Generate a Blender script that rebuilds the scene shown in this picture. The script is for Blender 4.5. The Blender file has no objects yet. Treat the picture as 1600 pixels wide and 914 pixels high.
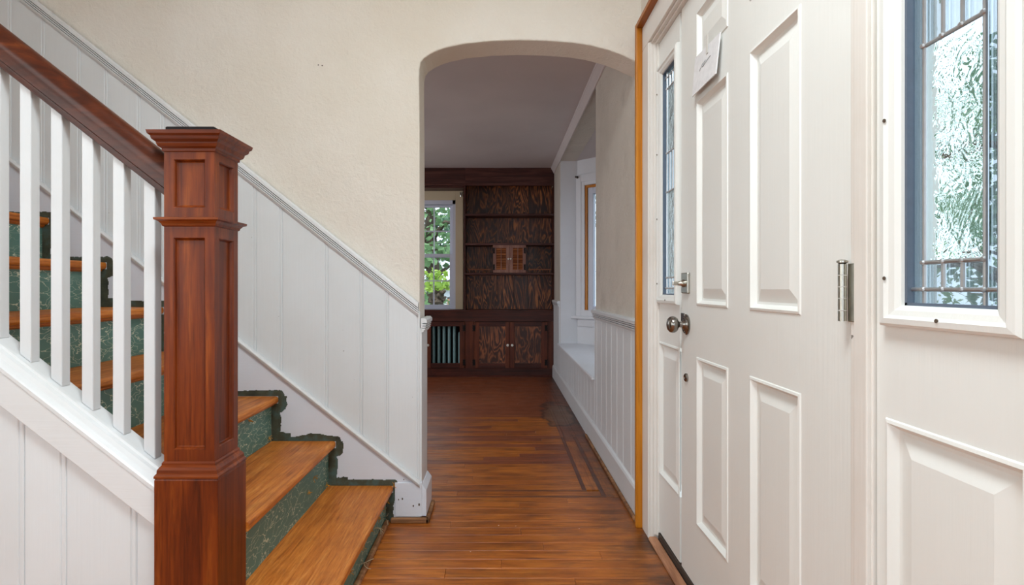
import bpy, bmesh, math, random
from mathutils import Vector, noise
random.seed(7)
SC = bpy.context.scene
COL = SC.collection
R = math.radians

# ------------------------------------------------------------------ camera
CH = 0.97                                   # eye height, metres
cam_d = bpy.data.cameras.new('camera')
cam_d.sensor_width = 36.0
cam_d.lens = 36.0 * 887 / 1600
cam_d.shift_x = 19 / 1600
cam_d.shift_y = -8 / 1600
cam_d.clip_start = 0.02
cam = bpy.data.objects.new('camera', cam_d)
cam.location = (0, 0, CH)
cam.rotation_euler = (R(90), 0, 0)
COL.objects.link(cam)
SC.camera = cam

# ------------------------------------------------------------------ world and lights
world = bpy.data.worlds.new('sky')
SC.world = world
world.use_nodes = True
wn = world.node_tree.nodes
wn.clear()
w_out = wn.new('ShaderNodeOutputWorld')
w_bg = wn.new('ShaderNodeBackground')
w_bg.inputs[0].default_value = (0.80, 0.90, 1.0, 1)
w_bg.inputs[1].default_value = 2.4
world.node_tree.links.new(w_bg.outputs[0], w_out.inputs[0])

def light(name, kind, loc, rot, energy, color, **kw):
    d = bpy.data.lights.new(name, kind)
    d.energy = energy
    d.color = color
    for k, v in kw.items():
        setattr(d, k, v)
    o = bpy.data.objects.new(name, d)
    o.location = loc
    o.rotation_euler = rot
    COL.objects.link(o)
    return o

light('sun', 'SUN', (0, -5, 8), (R(38), 0, R(-35)), 3.0, (1.0, 0.95, 0.86), angle=R(1.5))
# added area light behind the viewer, just inside a made-up window
light('window_daylight', 'AREA', (-0.7, -2.05, 1.45), (R(90), 0, 0), 8, (0.87, 0.97, 1.0), shape='RECTANGLE', size=2.2, size_y=1.5)
# area light added at the left wall to brighten the front door
light('side_window_daylight', 'AREA', (-2.50, -0.55, 1.45), (R(90), 0, R(-90)), 27, (0.87, 0.97, 1.0), shape='RECTANGLE', size=1.7, size_y=1.5)
# unseen overhead area light, added to brighten the door and stairs
light('hall_ceiling_lamp', 'AREA', (-0.15, 0.45, 2.68), (0, 0, 0), 42, (0.88, 0.972, 1.0), shape='DISK', size=0.7)
# unseen area light added on the left to brighten the dining room
light('dining_daylight', 'AREA', (-2.85, 4.5, 1.4), (R(90), 0, R(-90)), 26, (0.88, 0.93, 1.0), shape='RECTANGLE', size=1.6, size_y=1.3)

vs = SC.view_settings
vs.view_transform = 'Standard'
vs.look = 'None'
vs.gamma = 1.0
vs.use_curve_mapping = False
vs.exposure = 0.06
SC.cycles.use_denoising = True
SC.cycles.max_bounces = 10
SC.cycles.diffuse_bounces = 6
SC.cycles.transparent_max_bounces = 16
SC.cycles.sample_clamp_indirect = 6.0

# ------------------------------------------------------------------ materials
def lin(c):
    return c / 12.92 if c <= 0.04045 else ((c + 0.055) / 1.055) ** 2.4
def rgb(r, g, b):
    return (lin(r / 255), lin(g / 255), lin(b / 255), 1)

class NT:
    """Small helper around a material's node tree."""
    def __init__(self, name):
        self.m = bpy.data.materials.new(name)
        self.m.use_nodes = True
        self.t = self.m.node_tree
        self.t.nodes.clear()
        self.out = self.n('ShaderNodeOutputMaterial')
        self.b = self.n('ShaderNodeBsdfPrincipled')
        self.l(self.b.outputs[0], self.out.inputs[0])
    def n(self, typ, **kw):
        x = self.t.nodes.new(typ)
        for k, v in kw.items():
            setattr(x, k, v)
        return x
    def l(self, a, b):
        self.t.links.new(a, b)
    def coords(self, scale=(1, 1, 1), rnd=True, world_space=False, rot=(0, 0, 0)):
        if world_space:
            v = self.n('ShaderNodeNewGeometry').outputs['Position']
        else:
            v = self.n('ShaderNodeTexCoord').outputs['Object']
            if rnd:
                oi = self.n('ShaderNodeObjectInfo')
                m = self.n('ShaderNodeMath', operation='MULTIPLY')
                m.inputs[1].default_value = 43.0
                self.l(oi.outputs['Random'], m.inputs[0])
                a = self.n('ShaderNodeVectorMath', operation='ADD')
                self.l(v, a.inputs[0]); self.l(m.outputs[0], a.inputs[1])
                v = a.outputs[0]
        mp = self.n('ShaderNodeMapping')
        mp.inputs['Scale'].default_value = scale
        mp.inputs['Rotation'].default_value = rot
        self.l(v, mp.inputs['Vector'])
        return mp.outputs[0]
    def noise(self, vec, scale=5, detail=4, rough=0.55, dist=0.0):
        x = self.n('ShaderNodeTexNoise')
        x.inputs['Scale'].default_value = scale
        x.inputs['Detail'].default_value = detail
        x.inputs['Roughness'].default_value = rough
        x.inputs['Distortion'].default_value = dist
        self.l(vec, x.inputs['Vector'])
        return x.outputs[0]
    def ramp(self, fac, stops):
        x = self.n('ShaderNodeValToRGB')
        e = x.color_ramp.elements
        while len(e) < len(stops):
            e.new(0.5)
        for el, (p, c) in zip(e, stops):
            el.position = p
            el.color = c if len(c) == 4 else (*c, 1)
        self.l(fac, x.inputs[0])
        return x.outputs[0]
    def mix(self, fac, a, b, mode='MIX'):
        x = self.n('ShaderNodeMix', data_type='RGBA', blend_type=mode)
        for sock, v in ((x.inputs[0], fac), (x.inputs[6], a), (x.inputs[7], b)):
            if hasattr(v, 'is_linked'):
                self.l(v, sock)
            else:
                sock.default_value = v
        return x.outputs[2]
    def val(self, col, rnd_amt):
        """Brightness that differs from piece to piece."""
        oi = self.n('ShaderNodeObjectInfo')
        mr = self.n('ShaderNodeMapRange')
        mr.inputs[3].default_value = 1 - rnd_amt
        mr.inputs[4].default_value = 1 + rnd_amt
        self.l(oi.outputs['Random'], mr.inputs[0])
        hs = self.n('ShaderNodeHueSaturation')
        self.l(mr.outputs[0], hs.inputs['Value'])
        self.l(col, hs.inputs['Color'])
        return hs.outputs[0]
    def bump(self, h, strength=0.3, dist=0.005):
        x = self.n('ShaderNodeBump')
        x.inputs['Strength'].default_value = strength
        x.inputs['Distance'].default_value = dist
        self.l(h, x.inputs['Height'])
        self.l(x.outputs[0], self.b.inputs['Normal'])
    def base(self, c):
        if hasattr(c, 'is_linked'):
            self.l(c, self.b.inputs['Base Color'])
        else:
            self.b.inputs['Base Color'].default_value = c
    def set(self, **kw):
        for k, v in kw.items():
            self.b.inputs[k].default_value = v
        return self.m

BW = ((0, (0, 0, 0)), (1, (1, 1, 1)))

def plaster(name, c1, c2, bump=0.35, dirt=None):
    t = NT(name)
    v = t.coords(rnd=False, world_space=True)
    big = t.noise(v, 1.3, 4)
    c = t.mix(t.ramp(big, ((0.35, (0, 0, 0)), (0.7, (1, 1, 1)))), c1, c2)
    if dirt:
        c = t.mix(t.ramp(t.noise(v, 3.2, 6, 0.6), ((0.56, (0, 0, 0)), (0.75, (0.55, 0.55, 0.55)))), c, dirt)
    t.base(c)
    h = t.noise(v, 75, 5, 0.6, 0.6)
    h2 = t.noise(v, 22, 3, 0.5, 0.5)
    t.bump(t.mix(0.55, h, h2), bump, 0.012)
    return t.set(Roughness=0.75)

def paint(name, c, dirt, rough=0.42, streak='Z', amt=0.35, specks=True, rnd=0.03):
    t = NT(name)
    s = {'Z': (30, 30, 1.2), 'X': (1.2, 30, 30), 'Y': (30, 1.2, 30), 'N': (4, 4, 4)}[streak]
    v = t.coords(s)
    w = t.coords((1, 1, 1), world_space=True)
    br = t.noise(v, 4, 4)
    bl = t.noise(w, 2.6, 5, 0.6)
    col = t.mix(t.ramp(bl, ((0.42, (0, 0, 0)), (0.8, (amt, amt, amt)))), c, dirt)
    if specks:
        sp = t.noise(w, 55, 2)
        col = t.mix(t.ramp(sp, ((0.775, (0, 0, 0)), (0.80, (0.8, 0.8, 0.8)))), col, rgb(95, 85, 72))
    t.base(t.val(col, rnd))
    t.bump(br, 0.12, 0.004)
    return t.set(Roughness=rough)

def wood(name, cols, axis='X', rough=0.35, scale=1.0, bump=0.08, rnd=0.12, blotch=None, blotch_amt=0.6, coat=0.0, fig=1.0, knots=0.0):
    t = NT(name)
    al, ac = 1.6 * scale, 26 * scale
    s = {'X': (al, ac, ac), 'Y': (ac, al, ac), 'Z': (ac, ac, al)}[axis]
    v = t.coords(s)
    n1 = t.noise(v, 1.0, 7, 0.62, 0.8 * fig)
    k = len(cols)
    c = t.ramp(n1, [(0.28 + 0.44 * i / (k - 1), x) for i, x in enumerate(cols)])
    s2 = tuple(x * 5 for x in s)
    pores = t.noise(t.coords(s2), 1.0, 3, 0.6)
    c = t.mix(t.ramp(pores, ((0.5, (0, 0, 0)), (0.75, (0.55, 0.55, 0.55)))), c, cols[0])
    if blotch:
        w = t.coords((1, 1, 1), world_space=True)
        bl = t.noise(w, 4.5, 5, 0.65)
        c = t.mix(t.ramp(bl, ((0.5, (0, 0, 0)), (0.78, (blotch_amt,) * 3))), c, blotch)
    t.base(t.val(c, rnd))
    t.bump(n1, bump, 0.003)
    m = t.set(Roughness=rough)
    t.b.inputs['Specular IOR Level'].default_value = 0.3
    t.b.inputs['Coat Weight'].default_value = coat
    t.b.inputs['Coat Roughness'].default_value = 0.15
    return m

def plain(name, c, rough=0.5, metal=0.0, bump=0.0, bscale=60):
    t = NT(name)
    v = t.coords((1, 1, 1))
    n = t.noise(v, bscale, 3)
    t.base(t.mix(t.ramp(n, ((0.3, (0, 0, 0)), (0.8, (0.35, 0.35, 0.35)))), c, (c[0] * 0.6, c[1] * 0.6, c[2] * 0.6, 1)))
    if bump:
        t.bump(n, bump, 0.003)
    return t.set(Roughness=rough, Metallic=metal)

M = {}
M['plaster'] = plaster('hall_plaster', rgb(230, 225, 216), rgb(219, 211, 197), 0.6, None)
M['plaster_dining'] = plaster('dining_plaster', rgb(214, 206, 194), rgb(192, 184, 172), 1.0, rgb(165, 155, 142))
M['ceiling'] = plaster('ceiling_paint', rgb(206, 198, 196), rgb(196, 188, 186), 0.08)
M['wainscot'] = paint('white_wainscot_paint', rgb(221, 226, 229), rgb(200, 202, 200))
M['trim'] = paint('white_trim_paint', rgb(221, 224, 226), rgb(200, 200, 196), 0.32, 'X', specks=False)
M['skirt'] = paint('white_skirt_paint', rgb(222, 227, 237), rgb(202, 204, 207), 0.35, 'X')
M['baluster'] = paint('white_baluster_paint', rgb(215, 219, 222), rgb(196, 197, 195), 0.35, 'Z', specks=False)
M['door'] = paint('ivory_door_paint', rgb(234, 235, 231), rgb(221, 220, 213), 0.42, 'Z', 0.3, specks=False, rnd=0.0)
M['jamb'] = paint('worn_jamb_paint', rgb(230, 226, 220), rgb(206, 194, 180), 0.45, 'Z', 0.5)
M['bay'] = paint('bay_paint', rgb(222, 224, 228), rgb(204, 204, 200), 0.4, 'N', specks=False)
M['sash'] = paint('grey_white_sash', rgb(205, 210, 224), rgb(190, 195, 205), 0.35, 'N', 0.2, specks=False)
M['casing_cream'] = paint('cream_casing_paint', rgb(205, 190, 160), rgb(175, 155, 120), 0.45, 'Z', 0.5)
RED = [rgb(66, 24, 6), rgb(98, 38, 9), rgb(120, 52, 12), rgb(146, 74, 22)]
M['red_z'] = wood('mahogany_upright', RED, 'Z', 0.34, 1.3, 0.05, 0.06, rgb(60, 20, 9), 0.4, coat=0.04)
M['red_x'] = wood('mahogany_level', RED, 'X', 0.34, 1.3, 0.05, 0.06, rgb(60, 22, 10), 0.4, coat=0.04)
M['red_y'] = wood('mahogany_cross', RED, 'Y', 0.28, 0.8, 0.05, 0.06, rgb(60, 22, 10), 0.5, coat=0.35)
M['rail'] = wood('handrail_mahogany', [rgb(52, 20, 8), rgb(70, 29, 12), rgb(86, 37, 15), rgb(116, 58, 24)], 'X', 0.33, 1.2, 0.05, 0.05, rgb(58, 24, 11), 0.3, coat=0.06)
M['tread'] = wood('worn_oak_tread', [rgb(132, 68, 22), rgb(190, 108, 38), rgb(208, 128, 52), rgb(224, 154, 80)], 'Y', 0.45, 2.4, 0.1, 0.06, rgb(124, 66, 26), 0.6)
M['oak_trim'] = wood('bare_oak_trim', [rgb(150, 88, 18), rgb(196, 122, 28), rgb(216, 146, 46)], 'Z', 0.35, 0.8, 0.05, 0.03)
M['raw_shoe'] = wood('raw_shoe_wood', [rgb(96, 64, 40), rgb(150, 104, 68), rgb(186, 142, 100)], 'X', 0.6, 1.2, 0.15, 0.1, rgb(84, 62, 48))
M['raw_sill'] = wood('raw_sill_wood', [rgb(130, 84, 60), rgb(176, 124, 92), rgb(196, 146, 112)], 'Y', 0.55, 1.0, 0.1, 0.05, rgb(110, 76, 56))
M['cab_x'] = wood('cabinet_wood_level', [rgb(44, 19, 15), rgb(76, 36, 28), rgb(100, 50, 36)], 'X', 0.4, 0.9, 0.06, 0.14, rgb(40, 18, 15), 0.7)
M['cab_z'] = wood('cabinet_wood_upright', [rgb(52, 22, 15), rgb(92, 44, 28), rgb(122, 62, 36)], 'Z', 0.4, 0.9, 0.06, 0.16, rgb(46, 20, 15), 0.7)
M['shelf'] = wood('bookcase_wood', [rgb(44, 23, 20), rgb(78, 43, 38), rgb(104, 66, 58)], 'X', 0.4, 0.9, 0.06, 0.1)
M['shelf_z'] = wood('bookcase_wood_upright', [rgb(38, 17, 13), rgb(70, 32, 24), rgb(96, 50, 34)], 'Z', 0.4, 0.9, 0.06, 0.1)
M['louver'] = wood('louver_wood', [rgb(96, 52, 30), rgb(156, 92, 54), rgb(190, 124, 78)], 'X', 0.45, 0.9, 0.05, 0.2)
M['louver_z'] = wood('louver_frame_wood', [rgb(104, 70, 60), rgb(150, 108, 94), rgb(176, 134, 116)], 'Z', 0.45, 0.9, 0.05, 0.08)
M['dark_sill'] = wood('weathered_sill', [rgb(44, 36, 32), rgb(70, 58, 50), rgb(92, 78, 68)], 'Y', 0.7, 1.0, 0.1, 0.05)

def ply(name, bright):
    """Fir plywood with a wild, high-contrast figure."""
    t = NT(name)
    h = t.noise(t.coords((7.5, 7.5, 1.7)), 1.0, 2.5, 0.5, 0.5)
    mu = t.n('ShaderNodeMath', operation='MULTIPLY'); mu.inputs[1].default_value = 95.0
    t.l(h, mu.inputs[0])
    sn = t.n('ShaderNodeMath', operation='SINE'); t.l(mu.outputs[0], sn.inputs[0])
    nm = t.n('ShaderNodeMapRange'); nm.inputs[1].default_value = -1.0; t.l(sn.outputs[0], nm.inputs[0])
    fleck = t.noise(t.coords((42, 42, 12)), 1.0, 3, 0.6)
    wild = t.mix(0.52, nm.outputs[0], fleck)
    c = t.ramp(wild, ((0.32, rgb(52, 23, 13)), (0.50, rgb(86, 42, 25)), (0.62, rgb(124, 68, 38)), (0.76, rgb(*bright))))
    c = t.mix(t.ramp(t.noise(t.coords((2.6, 2.6, 1)), 1.5, 3), ((0.42, (0, 0, 0)), (0.66, (0.7, 0.7, 0.7)))), c, rgb(54, 26, 18))
    t.base(t.val(c, 0.16))
    t.bump(wild, 0.05, 0.003)
    return t.set(Roughness=0.4)
M['ply'] = ply('plywood_figure', (190, 116, 62))
M['ply_door'] = ply('plywood_door_panel', (180, 106, 64))

def crackle():
    t = NT('crackled_green_riser_paint')
    v = t.coords((1, 6.5, 15), rnd=True)
    d = t.noise(v, 1.2, 3, 0.5)
    add = t.n('ShaderNodeVectorMath', operation='ADD')
    sc = t.n('ShaderNodeVectorMath', operation='SCALE')
    nn = t.n('ShaderNodeTexNoise'); nn.inputs['Scale'].default_value = 1.6; nn.inputs['Detail'].default_value = 3
    t.l(v, nn.inputs['Vector']); t.l(nn.outputs[1], sc.inputs[0]); sc.inputs['Scale'].default_value = 1.3
    t.l(v, add.inputs[0]); t.l(sc.outputs[0], add.inputs[1])
    vo = t.n('ShaderNodeTexVoronoi', feature='DISTANCE_TO_EDGE')
    vo.inputs['Scale'].default_value = 2.1
    t.l(add.outputs[0], vo.inputs['Vector'])
    cr = t.ramp(vo.outputs[0], ((0.0, (1, 1, 1)), (0.012, (0.7, 0.7, 0.7)), (0.024, (0, 0, 0))))
    gate = t.ramp(t.noise(v, 0.5, 2), ((0.30, (0.15, 0.15, 0.15)), (0.46, (1, 1, 1))))
    fac = t.mix(1.0, cr, gate, 'MULTIPLY')
    basec = t.mix(d, rgb(76, 116, 108), rgb(98, 138, 126))
    t.base(t.val(t.mix(fac, basec, rgb(214, 218, 194)), 0.06))
    t.bump(cr, -0.3, 0.003)
    return t.set(Roughness=0.5)
M['riser'] = crackle()
def old_border():
    t = NT('bare_dark_green_band')
    v = t.coords(world_space=True)
    n = t.noise(v, 14, 5, 0.6)
    t.base(t.ramp(n, ((0.35, rgb(48, 52, 42)), (0.5, rgb(70, 72, 56)), (0.62, rgb(72, 92, 86)), (0.75, rgb(84, 74, 48)))))
    return t.set(Roughness=0.7)
M['border'] = old_border()

def floor_mat(name, axis, cols, grime=True):
    t = NT(name)
    s = {'X': (4.5, 60, 60), 'Y': (60, 4.5, 60)}[axis]
    n1 = t.noise(t.coords(s), 1.0, 7, 0.7, 0.5)
    c = t.ramp(n1, [(0.27 + 0.42 * i / (len(cols) - 1), x) for i, x in enumerate(cols)])
    w = t.coords(world_space=True)
    ws = t.coords((2.6, 9, 1), world_space=True)
    c = t.mix(t.ramp(t.noise(ws, 2.0, 6, 0.65), ((0.48, (0, 0, 0)), (0.72, (0.7, 0.7, 0.7)))), c, rgb(66, 34, 18))
    c = t.mix(t.ramp(t.noise(w, 1.7, 3), ((0.45, (0, 0, 0)), (0.7, (0.5, 0.5, 0.5)))), c, rgb(120, 56, 26))
    rough = 0.32
    if grime:
        pos = t.n('ShaderNodeNewGeometry')
        sep = t.n('ShaderNodeSeparateXYZ'); t.l(pos.outputs['Position'], sep.inputs[0])
        # dark wear along the wall foot
        mr = t.n('ShaderNodeMapRange'); mr.inputs[1].default_value = 0.36; mr.inputs[2].default_value = 0.60
        t.l(sep.outputs[0], mr.inputs[0])
        gn = t.mix(1.0, mr.outputs[0], t.ramp(t.noise(w, 6, 5, 0.65), ((0.3, (0.1, 0.1, 0.1)), (0.6, (1, 1, 1)))), 'MULTIPLY')
        c = t.mix(gn, c, rgb(46, 28, 20))
        # the old water mark near the window seat
        vm = t.n('ShaderNodeVectorMath', operation='SUBTRACT'); vm.inputs[1].default_value = (0.44, 4.35, 0)
        wob = t.n('ShaderNodeTexNoise'); wob.inputs['Scale'].default_value = 7; wob.inputs['Detail'].default_value = 4
        t.l(pos.outputs['Position'], wob.inputs['Vector'])
        t.l(pos.outputs['Position'], vm.inputs[0])
        v2 = t.n('ShaderNodeVectorMath', operation='MULTIPLY'); v2.inputs[1].default_value = (7.5, 2.4, 0)
        t.l(vm.outputs[0], v2.inputs[0])
        ln = t.n('ShaderNodeVectorMath', operation='LENGTH'); t.l(v2.outputs[0], ln.inputs[0])
        ad = t.n('ShaderNodeMath', operation='MULTIPLY_ADD'); ad.inputs[1].default_value = 1.3
        t.l(wob.outputs[0], ad.inputs[0]); t.l(ln.outputs['Value'], ad.inputs[2])
        inside = t.ramp(ad.outputs[0], ((0.0, (1, 1, 1)), (0.999, (1, 1, 1))))
        mr1 = t.n('ShaderNodeMapRange'); mr1.inputs[1].default_value = 1.35; mr1.inputs[2].default_value = 1.65
        mr1.inputs[3].default_value = 0.75; mr1.inputs[4].default_value = 0.0
        t.l(ad.outputs[0], mr1.inputs[0])
        c = t.mix(mr1.outputs[0], c, rgb(112, 86, 68))
        ring = t.n('ShaderNodeMapRange', interpolation_type='SMOOTHSTEP'); ring.inputs[1].default_value = 0.0; ring.inputs[2].default_value = 0.16
        ring.inputs[3].default_value = 0.75; ring.inputs[4].default_value = 0.0
        df = t.n('ShaderNodeMath', operation='SUBTRACT'); df.inputs[1].default_value = 1.55; t.l(ad.outputs[0], df.inputs[0])
        ab = t.n('ShaderNodeMath', operation='ABSOLUTE'); t.l(df.outputs[0], ab.inputs[0])
        t.l(ab.outputs[0], ring.inputs[0])
        c = t.mix(ring.outputs[0], c, rgb(40, 24, 18))
    t.base(t.val(c, 0.09))
    rn = t.n('ShaderNodeMapRange'); rn.inputs[3].default_value = 0.26; rn.inputs[4].default_value = 0.52
    t.l(t.noise(w, 9, 5, 0.6), rn.inputs[0])
    t.l(rn.outputs[0], t.b.inputs['Roughness'])
    t.bump(n1, 0.06, 0.002)
    return t.m
FL = [rgb(80, 40, 14), rgb(156, 84, 26), rgb(184, 106, 36), rgb(202, 128, 54)]
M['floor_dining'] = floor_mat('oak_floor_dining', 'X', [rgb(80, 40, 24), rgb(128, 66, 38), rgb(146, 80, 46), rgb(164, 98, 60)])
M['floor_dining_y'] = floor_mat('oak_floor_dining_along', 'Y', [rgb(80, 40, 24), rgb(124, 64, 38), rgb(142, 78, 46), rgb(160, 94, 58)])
M['floor_x'] = floor_mat('oak_floor_across', 'X', FL)
M['floor_y'] = floor_mat('oak_floor_along', 'Y', FL)
M['inlay'] = floor_mat('dark_inlay_strip', 'Y', [rgb(66, 32, 16), rgb(94, 46, 24), rgb(112, 58, 30)])
M['inlay_x'] = floor_mat('dark_inlay_strip_across', 'X', [rgb(84, 44, 18), rgb(122, 68, 28), rgb(146, 84, 34)])

M['nickel'] = plain('satin_nickel', rgb(186, 182, 172), 0.28, 1.0)
M['pewter'] = plain('antique_pewter', rgb(150, 146, 140), 0.22, 1.0)
M['iron'] = plain('black_iron', rgb(22, 18, 18), 0.5, 0.6)
M['lead'] = plain('lead_came', rgb(190, 192, 194), 0.32, 0.85)
M['spacer'] = plain('grey_glazing_spacer', rgb(92, 104, 120), 0.5)
M['porcelain'] = plain('white_porcelain', rgb(236, 232, 222), 0.2)
M['dark_metal'] = plain('dark_bracket_metal', rgb(70, 62, 54), 0.4, 0.7)
M['radiator'] = plain('radiator_paint', rgb(140, 176, 178), 0.45)
M['void'] = plain('dark_recess', rgb(24, 18, 16), 0.9)
M['paper'] = plain('white_paper', rgb(238, 238, 240), 0.7)
M['ink'] = plain('pencil_grey', rgb(120, 118, 120), 0.7)
M['tape'] = plain('clear_tape', rgb(226, 225, 220), 0.3)
M['fibre'] = plain('mustard_fibre', rgb(206, 140, 24), 0.8)
M['fibre_pale'] = plain('pale_fibre', rgb(196, 182, 150), 0.8)
M['gasket'] = plain('worn_weather_strip', rgb(158, 145, 128), 0.8)
M['hole'] = plain('screw_hole', rgb(88, 72, 58), 0.8)
M['bark'] = plain('bark', rgb(86, 74, 62), 0.9, 0, 0.6, 14)
M['siding'] = plain('pale_blue_siding', rgb(208, 222, 236), 0.6)
M['exterior_white'] = plain('exterior_white', rgb(226, 232, 238), 0.6)
M['brick'] = plain('pier_brick', rgb(168, 128, 104), 0.85)
M['roofing'] = plain('shingle_grey', rgb(120, 118, 118), 0.9)
M['concrete'] = plain('porch_concrete', rgb(160, 166, 172), 0.8)

def leaf_mat(name, c1, c2):
    t = NT(name)
    n = t.noise(t.coords(world_space=True), 2.3, 3)
    t.base(t.mix(t.ramp(n, ((0.35, (0, 0, 0)), (0.65, (1, 1, 1)))), c1, c2))
    t.b.inputs['Transmission Weight'].default_value = 0.0
    tr = t.n('ShaderNodeBsdfTranslucent'); tr.inputs[0].default_value = (c2[0], c2[1], c2[2], 1)
    mx = t.n('ShaderNodeMixShader'); mx.inputs[0].default_value = 0.4
    t.l(t.b.outputs[0], mx.inputs[1]); t.l(tr.outputs[0], mx.inputs[2]); t.l(mx.outputs[0], t.out.inputs[0])
    return t.set(Roughness=0.5)
M['leaf'] = leaf_mat('maple_leaf', rgb(70, 110, 74), rgb(132, 168, 116))
M['leaf_blue'] = leaf_mat('cool_leaf', rgb(66, 100, 80), rgb(112, 146, 118))
M['leaf_lime'] = leaf_mat('lime_leaf', rgb(120, 160, 60), rgb(170, 200, 90))
M['grass'] = leaf_mat('lawn_grass', rgb(92, 102, 82), rgb(116, 126, 104))

def glass(name, tint, refl=0.6, bump=0.0, bscale=30):
    t = NT(name)
    t.t.nodes.remove(t.b)
    tr = t.n('ShaderNodeBsdfTransparent'); tr.inputs[0].default_value = tint
    gl = t.n('ShaderNodeBsdfGlossy'); gl.inputs['Roughness'].default_value = 0.02
    fr = t.n('ShaderNodeFresnel'); fr.inputs[0].default_value = 1.45
    mu = t.n('ShaderNodeMath', operation='MULTIPLY'); mu.inputs[1].default_value = refl
    t.l(fr.outputs[0], mu.inputs[0])
    mx = t.n('ShaderNodeMixShader')
    t.l(mu.outputs[0], mx.inputs[0]); t.l(gl.outputs[0], mx.inputs[2])
    first = tr
    if bump:
        rf = t.n('ShaderNodeBsdfRefraction'); rf.inputs[0].default_value = tint; rf.inputs['IOR'].default_value = 1.28
        rf.inputs['Roughness'].default_value = 0.03
        v = t.coords((1, 1, 1), world_space=True)
        bp = t.n('ShaderNodeBump'); bp.inputs['Strength'].default_value = bump; bp.inputs['Distance'].default_value = 0.02
        h = t.mix(0.5, t.noise(v, bscale, 3, 0.55, 1.2), t.noise(v, bscale * 2.6, 2, 0.5, 0.6))
        t.l(h, bp.inputs['Height'])
        for nd in (rf, gl, fr):
            t.l(bp.outputs[0], nd.inputs['Normal'])
        first = rf
    t.l(first.outputs[0], mx.inputs[1])
    t.l(mx.outputs[0], t.out.inputs[0])
    return t.m
M['glass'] = glass('clear_window_glass', (0.97, 0.985, 1.0, 1), 0.5)
M['glass_blue'] = glass('clear_bevelled_glass', (0.88, 0.95, 0.99, 1), 0.7)
M['glass_water'] = glass('water_textured_glass', (0.92, 0.97, 0.98, 1), 0.7, 0.16, 13)

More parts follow.
